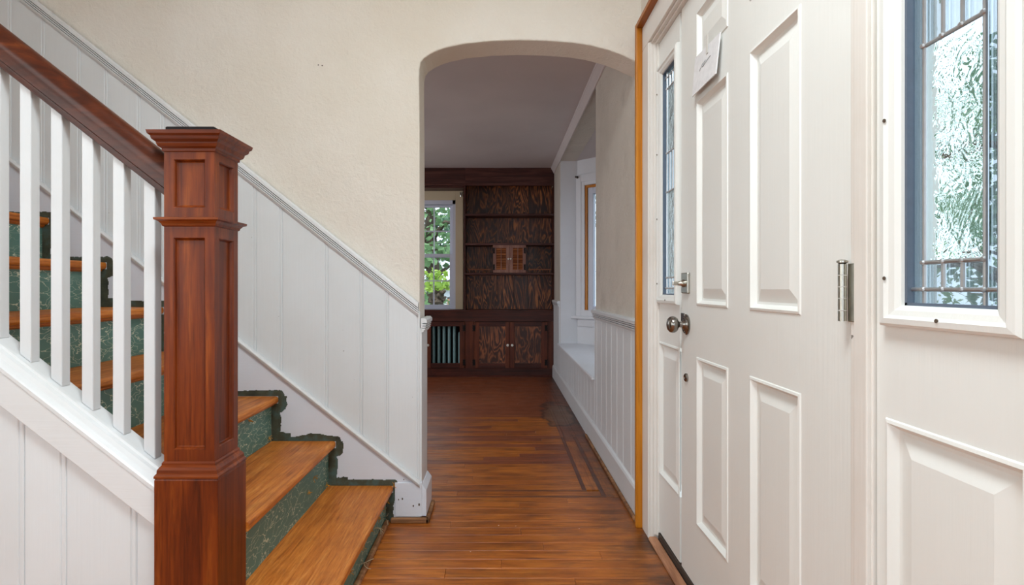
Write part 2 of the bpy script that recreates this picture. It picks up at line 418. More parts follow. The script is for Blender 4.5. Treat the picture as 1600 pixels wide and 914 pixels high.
# ------------------------------------------------------------------ mesh helpers
class MB:
    def __init__(self):
        self.v, self.f, self.sm = [], [], []
    def add(self, vs, fs, smooth=False):
        b = len(self.v)
        self.v += [tuple(p) for p in vs]
        self.f += [tuple(i + b for i in f) for f in fs]
        self.sm += [smooth] * len(fs)
        return self
    def box(self, x0, x1, y0, y1, z0, z1):
        x0, x1 = min(x0, x1), max(x0, x1); y0, y1 = min(y0, y1), max(y0, y1); z0, z1 = min(z0, z1), max(z0, z1)
        vs = [(x, y, z) for z in (z0, z1) for y in (y0, y1) for x in (x0, x1)]
        return self.add(vs, [(0, 2, 3, 1), (4, 5, 7, 6), (0, 1, 5, 4), (2, 6, 7, 3), (0, 4, 6, 2), (1, 3, 7, 5)])
    def prism(self, poly, axis, a0, a1, smooth=False):
        """poly in the plane across AXIS (x: y,z / y: x,z / z: x,y), extruded from a0 to a1."""
        def P(u, w, a):
            return {'x': (a, u, w), 'y': (u, a, w), 'z': (u, w, a)}[axis]
        n = len(poly)
        vs = [P(u, w, a0) for u, w in poly] + [P(u, w, a1) for u, w in poly]
        fs = [(i, (i + 1) % n, n + (i + 1) % n, n + i) for i in range(n)]
        b = len(self.f)
        self.add(vs, fs, smooth)
        self.add([], [])
        base = len(self.v) - 2 * n
        self.f += [tuple(base + i for i in reversed(range(n))), tuple(base + n + i for i in range(n))]
        self.sm += [False, False]
        return self
    def sweep(self, prof, p0, p1, U, W, smooth=False):
        """profile (u, w) carried from p0 to p1; U and W are the profile's axes."""
        p0, p1, U, W = Vector(p0), Vector(p1), Vector(U), Vector(W)
        n = len(prof)
        vs = [p0 + U * u + W * w for u, w in prof] + [p1 + U * u + W * w for u, w in prof]
        self.add(vs, [(i, (i + 1) % n, n + (i + 1) % n, n + i) for i in range(n)], smooth)
        base = len(self.v) - 2 * n
        self.f += [tuple(base + i for i in reversed(range(n))), tuple(base + n + i for i in range(n))]
        self.sm += [False, False]
        return self
    def tube(self, pts, r, n=8):
        pts = [Vector(p) for p in pts]
        rings = []
        for i, p in enumerate(pts):
            d = (pts[min(i + 1, len(pts) - 1)] - pts[max(i - 1, 0)]).normalized()
            up = Vector((0, 0, 1)) if abs(d.z) < 0.9 else Vector((1, 0, 0))
            a = d.cross(up).normalized(); b = d.cross(a)
            rr = r[i] if isinstance(r, (list, tuple)) else r
            rings.append([p + (a * math.cos(t) + b * math.sin(t)) * rr for t in [2 * math.pi * k / n for k in range(n)]])
        vs = [q for g in rings for q in g]
        fs = []
        for i in range(len(rings) - 1):
            for k in range(n):
                fs.append((i * n + k, i * n + (k + 1) % n, (i + 1) * n + (k + 1) % n, (i + 1) * n + k))
        fs += [tuple(reversed(range(n))), tuple((len(rings) - 1) * n + k for k in range(n))]
        return self.add(vs, fs, True)
    def lathe(self, prof, c, axis, n=20):
        """prof: (radius, height along AXIS)."""
        c, A = Vector(c), Vector(axis).normalized()
        up = Vector((0, 0, 1)) if abs(A.z) < 0.9 else Vector((1, 0, 0))
        a = A.cross(up).normalized(); b = A.cross(a)
        vs = [c + A * h + (a * math.cos(t) + b * math.sin(t)) * r for r, h in prof for t in [2 * math.pi * k / n for k in range(n)]]
        fs = []
        for i in range(len(prof) - 1):
            for k in range(n):
                fs.append((i * n + k, i * n + (k + 1) % n, (i + 1) * n + (k + 1) % n, (i + 1) * n + k))
        self.add(vs, fs, True)
        base = len(self.v) - len(vs)
        for cap, r_ in ((tuple(base + k for k in reversed(range(n))), prof[0][0]), (tuple(base + (len(prof) - 1) * n + k for k in range(n)), prof[-1][0])):
            if r_ > 1e-6:
                self.f.append(cap); self.sm.append(False)
        return self
    def rings(self, y0, y1, z0, z1, steps, P):
        """nested rectangles: steps = (inset, depth); P(u, w, depth) -> point; the last one is capped."""
        vs = []
        for ins, d in steps:
            for u, w in ((y0 + ins, z0 + ins), (y1 - ins, z0 + ins), (y1 - ins, z1 - ins), (y0 + ins, z1 - ins)):
                vs.append(P(u, w, d))
        fs = []
        for i in range(len(steps) - 1):
            for k in range(4):
                fs.append((i * 4 + k, i * 4 + (k + 1) % 4, (i + 1) * 4 + (k + 1) % 4, (i + 1) * 4 + k))
        b = (len(steps) - 1) * 4
        fs.append((b, b + 1, b + 2, b + 3))
        return self.add(vs, fs)
    def build(self, name, mat, parent=None, bevel=0.0, seg=2, normals=True):
        me = bpy.data.meshes.new(name)
        lo = [min(p[i] for p in self.v) for i in range(3)]
        hi = [max(p[i] for p in self.v) for i in range(3)]
        c = Vector(((lo[0] + hi[0]) / 2, (lo[1] + hi[1]) / 2, (lo[2] + hi[2]) / 2 if parent is not None else lo[2]))
        me.from_pydata([Vector(p) - c for p in self.v], [], self.f)
        for p, s in zip(me.polygons, self.sm):
            p.use_smooth = s
        if bevel or normals:
            bm = bmesh.new(); bm.from_mesh(me)
            if normals:
                bmesh.ops.recalc_face_normals(bm, faces=bm.faces)
            if bevel:
                es = [e for e in bm.edges if len(e.link_faces) == 2 and e.calc_face_angle(0) > R(28)]
                bmesh.ops.bevel(bm, geom=es, offset=bevel, segments=seg, profile=0.5, affect='EDGES', clamp_overlap=True)
            bm.to_mesh(me); bm.free()
        if any(self.sm):
            me.set_sharp_from_angle(angle=R(42))
        me.materials.append(M[mat] if isinstance(mat, str) else mat)
        o = bpy.data.objects.new(name, me)
        COL.objects.link(o)
        o.location = c
        if parent is not None:
            o.parent = parent
            o.location = c - WPOS[parent.name]
        WPOS[o.name] = c
        return o
WPOS = {}

def tag(o, label=None, cat=None, group=None, kind=None):
    if label: o['label'] = label
    if cat: o['category'] = cat
    if group: o['group'] = group
    if kind: o['kind'] = kind
    return o
def struct(o, label, cat):
    return tag(o, label, cat, kind='structure')
def thing(name, loc, label, cat, group=None, kind=None):
    o = bpy.data.objects.new(name, None)
    o.empty_display_size = 0.1
    COL.objects.link(o)
    o.location = loc
    WPOS[o.name] = Vector(loc)
    return tag(o, label, cat, group, kind)

# ------------------------------------------------------------------ key measures
DW = 2.364                     # front face of the arch wall
WB = 2.527                     # its back face
PX = 375.2                     # picture pixels per metre in that plane
def wx(px): return (px - 781) / PX
def wz(py): return CH + (449 - py) / PX
RW = 0.59                      # right wall plane
DCEIL = 2.266                  # dining room ceiling
HCEIL = 2.75
BX = 6.146                     # face of the built-in cabinets
def bx(px): return (px - 781) * BX / 887
def bz(py): return CH + (449 - py) * BX / 887
SLOPE = 0.78

# ------------------------------------------------------------------ floor
fl = MB()
fl.box(-3.1, 1.0, -2.3, 6.5, -0.14, -0.02)
fl.box(-3.1, 0.75, -2.3, 1.30, -0.02, 0.0)
fl.box(-3.1, -0.48, 1.30, 2.40, -0.02, 0.0)
fl.box(-3.1, -1.30, 2.40, 6.5, -0.02, 0.0)
floor = struct(fl.build('floor', 'floor_x'), 'worn orange brown oak strip floor running through the hall into the dining room', 'floor')
def fboard(x0, x1, y0, y1, mat, name='floor_board'):
    g = 0.0004
    MB().box(x0 + g, x1 - g, y0 + g, y1 - g, -0.02, random.uniform(-0.0006, 0.0)).build(name, mat, floor, bevel=0.0009, seg=1)
y = 1.30
rows = []
while y < 2.62:
    rows.append((y, min(y + 0.0661, 2.6219))); y += 0.0661
for (a, b) in rows:
    x_l = -0.48 if b < 2.42 else -1.30
    xs = [x_l]
    x = x_l + random.uniform(0.25, 1.0)
    while x < 0.50:
        xs.append(x); x += random.uniform(0.6, 1.3)
    xs.append(0.62)
    for i in range(len(xs) - 1):
        fboard(xs[i], xs[i + 1], a, b, 'floor_x')
fboard(-1.3, 0.495, 2.622, 2.642, 'inlay_x', 'inlay_strip')
fboard(-1.3, -0.2, 2.642, 2.702, 'floor_x'); fboard(-0.2, 0.475, 2.642, 2.702, 'floor_x')
fboard(-1.3, 0.415, 2.702, 2.722, 'inlay_x', 'inlay_strip')
y = 2.722
while y < 6.36:
    b = y + 0.0661
    xs = [-1.3]; x = -1.3 + random.uniform(0.3, 1.2)
    while x < 0.30:
        xs.append(x); x += random.uniform(0.7, 1.4)
    xs.append(0.395)
    for i in range(len(xs) - 1):
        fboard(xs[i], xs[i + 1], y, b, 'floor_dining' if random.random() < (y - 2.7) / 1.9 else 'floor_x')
    y = b
for x0, x1, ya in ((0.395, 0.415, 2.722), (0.475, 0.495, 2.642)):
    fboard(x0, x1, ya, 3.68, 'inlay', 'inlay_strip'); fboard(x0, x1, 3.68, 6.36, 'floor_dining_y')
for x0, x1 in ((0.415, 0.475), (0.495, 0.557), (0.557, 0.62)):
    ys = [2.722 if x0 < 0.45 else 2.622]; yy = ys[0] + random.uniform(0.7, 1.3)
    while yy < 6.0:
        ys.append(yy); yy += random.uniform(0.9, 1.5)
    ys.append(6.36)
    for i in range(len(ys) - 1):
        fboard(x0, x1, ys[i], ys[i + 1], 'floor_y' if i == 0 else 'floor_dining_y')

for px, py, s_ in ((1000, 808, 4), (779, 821, 3), (806, 822, 2.5), (950, 745, 2), (905, 826, 2), (735, 862, 2.5), (962, 618, 3)):
    dd = CH * 887 / (py - 449); x_ = (px - 781) * dd / 887; r_ = s_ * 0.0007
    MB().prism([(x_ + r_ * math.cos(k) * random.uniform(.6, 1.3), dd + r_ * math.sin(k) * random.uniform(.6, 1.3)) for k in (0, 1, 2, 3.2, 4.2, 5.2)], 'z', 0.0, 0.0008).build('paint_fleck', 'porcelain', floor)

# ------------------------------------------------------------------ arch wall
arch_px = [(655, 160), (654.6, 125), (655, 108), (657, 96.9), (662, 90.5), (671.3, 84), (683, 78.2), (697, 73.6), (725.3, 67.6), (768, 63.3), (810.6, 61.8), (853, 62.8),
           (896, 66), (924.4, 70.5), (952.8, 78), (975.6, 86.5), (991.5, 94.5), (1001, 100)]
AX = wx(655.5)
poly = [(-2.7, 0.0), (AX, 0.0), (AX, wz(200))]
poly += [(wx(a), wz(b)) for a, b in arch_px[1:]]
poly += [(RW + 0.005, HCEIL), (-2.7, HCEIL)]
poly[-3] = (RW + 0.005, wz(100))
aw = MB().prism(poly, 'y', DW + 0.004, WB)
wall_back = struct(aw.build('wall_back', 'plaster', bevel=0.006, seg=2), 'cream textured plaster wall with a flattened arch opening to the dining room', 'wall')

# panelling boards on the stair wall, cut between the sloping skirt and the sloping chair rail
def rail_top(x): return wz(473) + (AX - x) * 0.791
def rail_bot(x): return wz(494) + (AX - x) * 0.791
def skirt_top(x): return wz(754) + (wx(660) - x) * 0.79
gro = [-150, -95, -40, 20, 72, 128, 170, 221, 258, 309, 356, 401.7, 442.3, 513, 567, 607.5, 656.5]
for a, b in zip(gro[:-1], gro[1:]):
    x0, x1 = wx(a) + 0.0012, wx(b) - 0.0012
    bd = MB()
    xb = x1 - 0.009
    for u0, u1 in ((x0, xb - 0.0025), (xb, x1)):
        bd.prism([(u0, max(0.02, skirt_top(u0) - 0.02)), (u1, max(0.02, skirt_top(u1) - 0.02)), (u1, rail_bot(u1) + 0.02), (u0, rail_bot(u0) + 0.02)], 'y', DW - 0.008, DW + 0.004)
    bd.prism([(x0 - 0.0012, max(0.02, skirt_top(x0) - 0.02)), (x1 + 0.0012, max(0.02, skirt_top(x1) - 0.02)), (x1 + 0.0012, rail_bot(x1) + 0.02), (x0 - 0.0012, rail_bot(x0) + 0.02)], 'y', DW - 0.0055, DW + 0.003)
    bd.build('wainscot_board', 'wainscot', wall_back, bevel=0.0018, seg=1)
# board on the end of the wall in the arch
MB().box(AX - 0.004, AX + 0.010, DW - 0.004, WB + 0.01, 0.1, 0.80).build('jamb_board', 'wainscot', wall_back, bevel=0.002)
# little nail holes and dents in the plaster
for px, py in ((497, 101), (503, 102)):
    MB().lathe([(0.0, -0.001), (0.0025, -0.001), (0.0025, 0.001), (0.0, 0.001)], (wx(px), DW + 0.0035, wz(py)), (0, -1, 0), 8).build('nail_hole', 'hole', wall_back)

# sloping skirt with a rounded cap, ending in a plinth
cap = [(0, -0.022), (0.010, -0.022), (0.018, -0.014), (0.022, -0.004), (0.016, 0.004), (0, 0.006)]
xl, xr = -2.45, wx(657)
sk = MB()
sk.prism([(xl, skirt_top(xl) - 0.6), (xl, skirt_top(xl) - 0.01), (xr, skirt_top(xr) - 0.01), (xr, 0.0), (wx(600), 0.0)], 'y', DW - 0.012, DW + 0.003)
sk_o = sk.build('baseboard_stair', 'skirt', bevel=0.002, seg=1)
struct(sk_o, 'white sloping skirt board along the stair wall above the treads', 'baseboard')
MB().sweep([(-u, w) for u, w in cap], (xl, DW - 0.010, skirt_top(xl)), (xr, DW - 0.010, skirt_top(xr)), (0, 1, 0), (0, 0, 1)).build('cap_moulding', 'trim', sk_o, bevel=0.001, seg=1)
pl = MB().box(wx(618), AX + 0.012, DW - 0.018, DW + 0.02, 0.022, wz(752))
pl.prism([(AX - 0.002, wz(756)), (AX + 0.012, wz(756)), (AX + 0.030, wz(765)), (AX + 0.030, 0.022), (AX - 0.002, 0.022)], 'y', DW - 0.012, WB + 0.012)
po = struct(pl.build('baseboard_arch', 'skirt', bevel=0.0025), 'chipped white plinth block at the foot of the arch jamb', 'baseboard')
for px, py, s in ((630, 777, 0.004), (647, 788, 0.0035), (656, 786, 0.005), (624, 778, 0.003), (632, 747, 0.002)):
    MB().prism([(wx(px) + s * math.cos(k) * random.uniform(.6, 1.1), wz(py) + 1.5 * s * math.sin(k) * random.uniform(.6, 1.1)) for k in [i * math.pi / 3 for i in range(6)]], 'y', DW - 0.0188, DW - 0.016).build('paint_chip', 'hole', po)
sh = MB().box(wx(612), AX + 0.044, DW - 0.034, DW - 0.013, 0, 0.020)
sh.box(AX + 0.027, AX + 0.044, DW - 0.034, WB + 0.02, 0, 0.020)
struct(sh.build('trim_5', 'raw_shoe', bevel=0.005), 'bare wood shoe moulding around the plinth under the arch', 'trim')

# chair rails: sloping on the stair wall, level on the jamb and on the dining room wall
crp = [(0, -0.030), (0.012, -0.028), (0.014, -0.020), (0.019, -0.019), (0.019, -0.0140), (0.005, -0.0132), (0.005, -0.0108), (0.021, -0.0100), (0.021, -0.0045), (0.005, -0.0037), (0.005, -0.0013), (0.023, -0.0005), (0.023, 0.0050), (0.006, 0.0058), (0.006, 0.0082), (0.028, 0.009), (0.028, 0.022), (0.020, 0.030), (0, 0.030)]
zc = lambda x: (rail_top(x) + rail_bot(x)) / 2
struct(MB().sweep([(-u, w) for u, w in crp], (-2.6, DW - 0.004, zc(-2.6)), (AX - 0.002, DW - 0.004, zc(AX)), (0, 1, 0), (0, 0, 1)).build('trim_1', 'trim'), 'white reeded chair rail sloping down the stair wall', 'trim')
jr = MB().sweep([(u * 0.9, w) for u, w in crp], (AX + 0.006, DW - 0.004, 0.812), (AX + 0.006, WB + 0.02, 0.812), (1, 0, 0), (0, 0, 1))
struct(jr.build('trim_2', 'trim'), 'short white chair rail return on the arch jamb', 'trim')
WZ0 = 0.806
def right_rail(n, y0, y1, label):
    struct(MB().sweep([(-u, w) for u, w in crp], (RW, y0, WZ0), (RW, y1, WZ0), (1, 0, 0), (0, 0, 1)).build(n, 'trim'), label, 'trim')
right_rail('trim_3', 2.33, 3.50, 'white reeded chair rail on the dining room wall between door casing and window bay')
right_rail('trim_4', 5.57, BX - 0.004, 'far short piece of white chair rail beside the bookcase')

# ------------------------------------------------------------------ dining room right wall and the bay
BY0, BY1 = 3.49, 5.58
SEAT = 0.42
wr = MB().box(RW, RW + 0.16, WB - 0.05, BY0, 0, DCEIL + 0.1)
wr.box(RW, RW + 0.16, BY1, 6.5, 0, DCEIL + 0.1)
wr.box(RW, RW + 0.16, BY0, BY1, 2.21, DCEIL + 0.1)
wall_r = struct(wr.build('wall_right', 'plaster_dining'), 'rough plaster dining room wall with the window bay opening', 'wall')
def vboards(y0, y1, z0, z1, parent, w=0.15):
    yy = y0
    while yy < y1 - 0.01:
        e = min(yy + w * random.uniform(0.93, 1.07), y1)
        if y1 - e < 0.04: e = y1
        b = MB().box(RW - 0.009, RW + 0.003, yy + 0.0012, e - 0.0115, z0, z1)
        b.box(RW - 0.009, RW + 0.003, e - 0.009, e - 0.0012, z0, z1)
        b.box(RW - 0.0065, RW + 0.002, yy, e, z0 + 0.001, z1 - 0.001)
        b.build('wainscot_board', 'wainscot', parent, bevel=0.0018, seg=1)
        yy = e
vboards(2.36, BY0, 0.12, WZ0 - 0.02, wall_r)
vboards(BY0, BY1, 0.12, SEAT - 0.012, wall_r, 0.14)
vboards(BY1, BX - 0.003, 0.12, WZ0 - 0.02, wall_r)
struct(MB().prism([(RW, 0), (RW - 0.022, 0), (RW - 0.022, 0.118), (RW - 0.016, 0.130), (RW - 0.006, 0.136), (RW, 0.136)], 'y', 2.33, BX - 0.003).build('baseboard_right', 'trim', bevel=0.002, seg=1), 'white baseboard along the right dining room wall', 'baseboard')
struct(MB().box(RW - 0.036, RW - 0.0225, 2.33, 3.7, 0, 0.016).build('trim_6', 'raw_shoe', bevel=0.004), 'thin dirty bare wood strip along the right baseboard', 'trim')
struct(MB().prism([(RW, 2.200), (RW - 0.008, 2.202), (RW - 0.012, 2.214), (RW - 0.030, 2.246), (RW - 0.036, 2.252), (RW - 0.036, DCEIL), (RW, DCEIL)], 'y', WB - 0.02, BX - 0.003).build('trim_7', 'ceiling', bevel=0.001, seg=1), 'painted crown moulding above the window bay', 'trim')

# bay shell: return, slanted side, front and slanted near side
s2 = math.sqrt(0.5)
PB = [(RW + 0.005, BY1), (0.76, BY1), (1.26, BY1 - 0.5), (1.26, BY0 + 0.5), (0.76, BY0), (RW + 0.005, BY0)]
def bay_seg(mb, a, b, z0, z1, t=0.10, off=0.0, s0=0.0, s1=None):
    a, b = Vector((a[0], a[1], 0)), Vector((b[0], b[1], 0))
    d = (b - a); L = d.length; d.normalize()
    nrm = Vector((-d.y, d.x, 0))        # outwards for this winding
    s1 = L if s1 is None else s1
    q = [a + d * s0 + nrm * off, a + d * s1 + nrm * off, a + d * s1 + nrm * (off + t), a + d * s0 + nrm * (off + t)]
    mb.prism([(v.x, v.y) for v in q], 'z', z0, z1)
    return L
wy0, wy1, wz0, wz1 = 0.0945, 0.61, 0.70, 1.96
bw = MB()
bay_seg(bw, PB[0], PB[1], 0, 2.3, 0.1, -0.002)
bay_seg(bw, PB[1], PB[2], 0, wz0); bay_seg(bw, PB[1], PB[2], wz1, 2.3)
bay_seg(bw, PB[1], PB[2], wz0, wz1, s0=0, s1=wy0); bay_seg(bw, PB[1], PB[2], wz0, wz1, s0=wy1, s1=0.7071)
bay_seg(bw, PB[2], PB[3], 0, wz0); bay_seg(bw, PB[2], PB[3], wz1, 2.3)
bay_seg(bw, PB[2], PB[3], wz0, wz1, s0=0, s1=0.1); bay_seg(bw, PB[2], PB[3], wz0, wz1, s0=0.99, s1=1.09)
bay_seg(bw, PB[3], PB[4], 0, 0.7); bay_seg(bw, PB[3], PB[4], wz1, 2.3)
bay_seg(bw, PB[3], PB[4], wz0, wz1, s0=0, s1=0.1); bay_seg(bw, PB[3], PB[4], wz0, wz1, s0=0.61, s1=0.7071)
bay_seg(bw, PB[4], PB[5], 0, 2.3)
bay = struct(bw.build('wall_bay', 'bay'), 'white painted walls of the window bay', 'wall')
# outside boards of the bay
for (a, b) in ((PB[2], PB[3]), (PB[3], PB[4]), (PB[4], PB[5])):
    for i in range(15):
        z = -0.9 + i * 0.11
        if z < 0.62:
            sd = MB(); bay_seg(sd, a, b, z, z + 0.108, 0.02, 0.10 + 0.001); sd.build('siding_board', 'siding', bay)
bc = MB().prism([(RW + 0.01, BY0), (RW + 0.01, BY1), *[(p[0], p[1]) for p in PB[1:5]]], 'z', 2.215, 2.30)
struct(bc.build('ceiling_bay', 'ceiling'), 'low flat ceiling of the window bay', 'ceiling')
st = MB().prism([(RW - 0.028, BY0 + 0.001), (RW - 0.028, BY1 - 0.001), (PB[1][0], BY1 - 0.001), (PB[2][0] - 0.002, PB[2][1]), (PB[3][0] - 0.002, PB[3][1]), (PB[4][0], BY0 + 0.001)], 'z', SEAT - 0.022, SEAT)
tag(st.build('window_seat', 'bay', bevel=0.008, seg=3), 'white painted window seat board in the bay', 'window seat')
def bay_window(name, a, b, s0, s1, label, detail=True):
    a, b = Vector((a[0], a[1], 0)), Vector((b[0], b[1], 0))
    d = (b - a).normalized()
    root = thing(name, (a + d * (s0 + s1) / 2) + Vector((0, 0, wz0)), label, 'window', kind='structure')
    def seg(mb, u0, u1, z0, z1, off, t): bay_seg(mb, a, b, z0, z1, t, off, u0, u1)
    def frame(mb, u0, u1, z0, z1, w, off, t, top=None):
        top = w if top is None else top
        seg(mb, u0, u0 + w, z0, z1, off, t); seg(mb, u1 - w, u1, z0, z1, off, t)
        seg(mb, u0 + w, u1 - w, z1 - top, z1, off, t); seg(mb, u0 + w, u1 - w, z0, z0 + w, off, t)
        return mb
    cs = MB()
    frame(cs, s0 - 0.093, s1 + 0.093, wz0 - 0.01, 2.07, 0.06, -0.022, 0.022, 0.075)
    frame(cs, s0 - 0.040, s1 + 0.040, wz0 - 0.01, 2.01, 0.040, -0.014, 0.02, 0.05)
    cs.build('casing', 'bay', root, bevel=0.003, seg=1)
    frame(MB(), s0, s1, wz0 + 0.002, wz1 - 0.002, 0.024, 0.0, 0.022).build('wooden_stop', 'oak_trim', root)
    frame(MB(), s0 + 0.024, s1 - 0.024, wz0 + 0.026, wz1 - 0.026, 0.062, 0.012, 0.045).build('sash', 'sash', root, bevel=0.003, seg=1)
    g = MB(); seg(g, s0 + 0.08, s1 - 0.08, wz0 + 0.08, wz1 - 0.08, 0.032, 0.006); g.build('pane', 'glass', root)
    if detail:
        sl = MB(); seg(sl, s0 - 0.13, s1 + 0.10, wz0 - 0.035, wz0 - 0.008, -0.055, 0.06); sl.build('stool', 'bay', root, bevel=0.005)
        ap = MB(); seg(ap, s0 - 0.075, s1 + 0.06, wz0 - 0.11, wz0 - 0.035, -0.022, 0.023); ap.build('apron', 'bay', root, bevel=0.006)
    return root
bay_window('window_4', PB[1], PB[2], wy0, wy1, 'bay window with a bare wood stop and white casing above the window seat')
bay_window('window_5', PB[2], PB[3], 0.10, 0.99, 'middle window of the bay, hidden behind the right wall', False)
bay_window('window_6', PB[3], PB[4], 0.10, 0.61, 'nearest slanted window of the bay, seen from outside through the far sidelight', False)
# dark curtain bracket on the casing
d = Vector((s2, -s2, 0)); nr = Vector((-s2, -s2, 0))
c0 = Vector((0.76, BY1, 2.045)) + d * 0.022 + nr * 0.024
br = MB().lathe([(0.0, 0), (0.013, 0), (0.013, 0.004), (0.006, 0.006), (0.006, 0.02), (0.011, 0.022), (0.011, 0.028), (0, 0.03)], c0, nr, 12)
tag(br.build('curtain_bracket', 'dark_metal'), 'small dark metal curtain knob at the corner of the bay casing', 'bracket', 'curtain hardware')

# ------------------------------------------------------------------ dining room shell
wf = MB()
WX0, WX1 = -1.445, -0.425
wf.box(-3.1, WX0, 6.40, 6.52, 0, DCEIL + 0.1)
wf.box(WX0, WX1, 6.40, 6.52, 0, bz(480)); wf.box(WX0, WX1, 6.40, 6.52, bz(310), DCEIL + 0.1)
wf.box(WX1, RW + 0.16, 6.40, 6.52, 0, DCEIL + 0.1)
struct(wf.build('wall_far', 'plaster_dining'), 'far dining room wall behind the bookcase and window', 'wall')
struct(MB().box(-3.1, RW + 0.1, WB - 0.01, 6.52, DCEIL, DCEIL + 0.12).build('ceiling', 'ceiling'), 'dim grey painted dining room ceiling', 'ceiling')
struct(MB().box(-3.2, -3.0, DW + 0.02, 6.52, 0, HCEIL).build('wall_dining_left', 'plaster_dining'), 'left dining room wall, out of view behind the arch', 'wall')
# hall shell
struct(MB().box(-2.75, 0.8, -2.3, DW + 0.01, HCEIL, HCEIL + 0.1).build('ceiling_hall', 'ceiling'), 'hall ceiling above the stairs, out of view', 'ceiling')
struct(MB().box(-2.75, -2.62, -2.3, DW + 0.02, 0, HCEIL).build('wall_left', 'plaster'), 'left hall wall beyond the stairs', 'wall')
wfr = MB()  # the opening in this wall is made up for the front area light
wfr.box(-2.75, -1.9, -2.3, -2.18, 0, HCEIL); wfr.box(0.5, 0.75, -2.3, -2.18, 0, HCEIL)
wfr.box(-1.9, 0.5, -2.3, -2.18, 0, 0.65); wfr.box(-1.9, 0.5, -2.3, -2.18, 2.25, HCEIL)
struct(wfr.build('wall_front', 'plaster'), 'hall wall behind the viewer with a wide window', 'wall')
wv = MB()  # window frame invented to go with the front area light
for a in (-1.9, -1.13, -0.33, 0.46):
    wv.box(a, a + 0.04, -2.27, -2.2, 0.65, 2.25)
wv.box(-1.9, 0.5, -2.27, -2.2, 0.65, 0.69); wv.box(-1.9, 0.5, -2.27, -2.2, 2.21, 2.25)
w7 = struct(wv.build('window_7', 'sash'), 'wide window behind the viewer', 'window')
MB().box(-1.88, 0.48, -2.24, -2.234, 0.68, 2.22).build('pane', 'glass', w7)
wh = MB()
wh.box(RW, 0.75, -2.3, DW + 0.02, 2.03, HCEIL); wh.box(RW, 0.75, -2.3, 0.50, 0, 2.03); wh.box(RW, 0.75, 2.30, DW + 0.02, 0, 2.03)
struct(wh.build('wall_entrance', 'plaster'), 'plaster wall around the front door', 'wall')
struct(MB().box(-3.3, 1.15, -2.5, 6.7, HCEIL + 0.1, HCEIL + 0.2).build('roof', 'roofing'), 'flat roof slab over the house', 'roof')  # unseen slab added to block the sun from above

# ------------------------------------------------------------------ entrance: casing, door, sidelights
DX = 0.61
DT = 0.045
YD0, YD1 = 0.980, 1.905          # door, hinge side and lock side
HEAD = 1.918
cz = MB()
cz.box(0.573, RW + 0.02, 2.195, 2.285, 0, HEAD); cz.box(0.578, DX + 0.004, 2.187, 2.195, 0, HEAD); cz.box(0.590, DX + 0.03, 2.178, 2.187, 0.02, HEAD); cz.box(0.602, DX + 0.03, 2.170, 2.178, 0.02, HEAD)
co = struct(cz.build('trim_8', 'jamb', bevel=0.0025), 'worn white door casing beside the far sidelight', 'trim')
chd = MB()
chd.box(0.573, RW + 0.02, 0.47, 2.285, HEAD + 0.001, 2.012); chd.box(0.584, DX + 0.03, 0.55, 2.187, HEAD - 0.008, HEAD + 0.001); chd.box(0.596, DX + 0.03, 0.55, 2.178, HEAD - 0.016, HEAD - 0.008)
struct(chd.build('trim_9', 'jamb', bevel=0.002), 'white head casing over the front door', 'trim')
cn = MB().box(0.573, RW + 0.02, 0.50, 0.585, 0, HEAD); cn.box(0.590, DX + 0.03, 0.585, 0.60, 0.0, HEAD)
struct(cn.build('trim_10', 'jamb', bevel=0.0025), 'white door casing beside the near sidelight, out of view', 'trim')
struct(MB().box(0.549, RW + 0.01, 2.286, 2.312, 0, 2.034).build('trim_11', 'oak_trim', bevel=0.004), 'bare orange oak strip standing against the door casing', 'trim')
M['oak_trim_y'] = wood('bare_oak_head_strip', [rgb(120, 66, 20), rgb(170, 100, 36), rgb(190, 122, 50)], 'Y', 0.35, 0.8, 0.05, 0.03)
struct(MB().box(0.549, RW + 0.01, 0.47, 2.285, 2.013, 2.034).build('trim_12', 'oak_trim_y', bevel=0.004), 'bare oak strip running along the top of the head casing', 'trim')
for n, y0, y1, lab in (('trim_13', YD1 - 0.002, 1.926, 'narrow jamb strip between front door and far sidelight'), ('trim_14', 0.921, YD0 - 0.002, 'white mullion post between door hinges and near sidelight')):
    q = MB().box(DX + (0.014 if n == 'trim_13' else -0.006), DX + 0.10, y0, y1, 0.02, HEAD)
    if n == 'trim_14': q.box(DX - 0.014, DX - 0.005, y0 + 0.002, y0 + 0.036, 0.02, HEAD)
    struct(q.build(n, 'gasket' if n == 'trim_13' else 'jamb', bevel=0.002), lab, 'trim')
struct(MB().prism([(0.571, 0), (0.571, 0.006), (0.576, 0.012), (0.603, 0.012), (0.603, 0)], 'y', 0.6, 2.185).build('trim_15', 'raw_sill', bevel=0.002), 'bare pinkish wood strip in front of the door sill', 'trim')
struct(MB().box(0.606, 0.76, 0.58, 2.169, -0.02, 0.034).build('trim_16', 'dark_sill', bevel=0.002), 'dark weathered sill under the front door', 'trim')

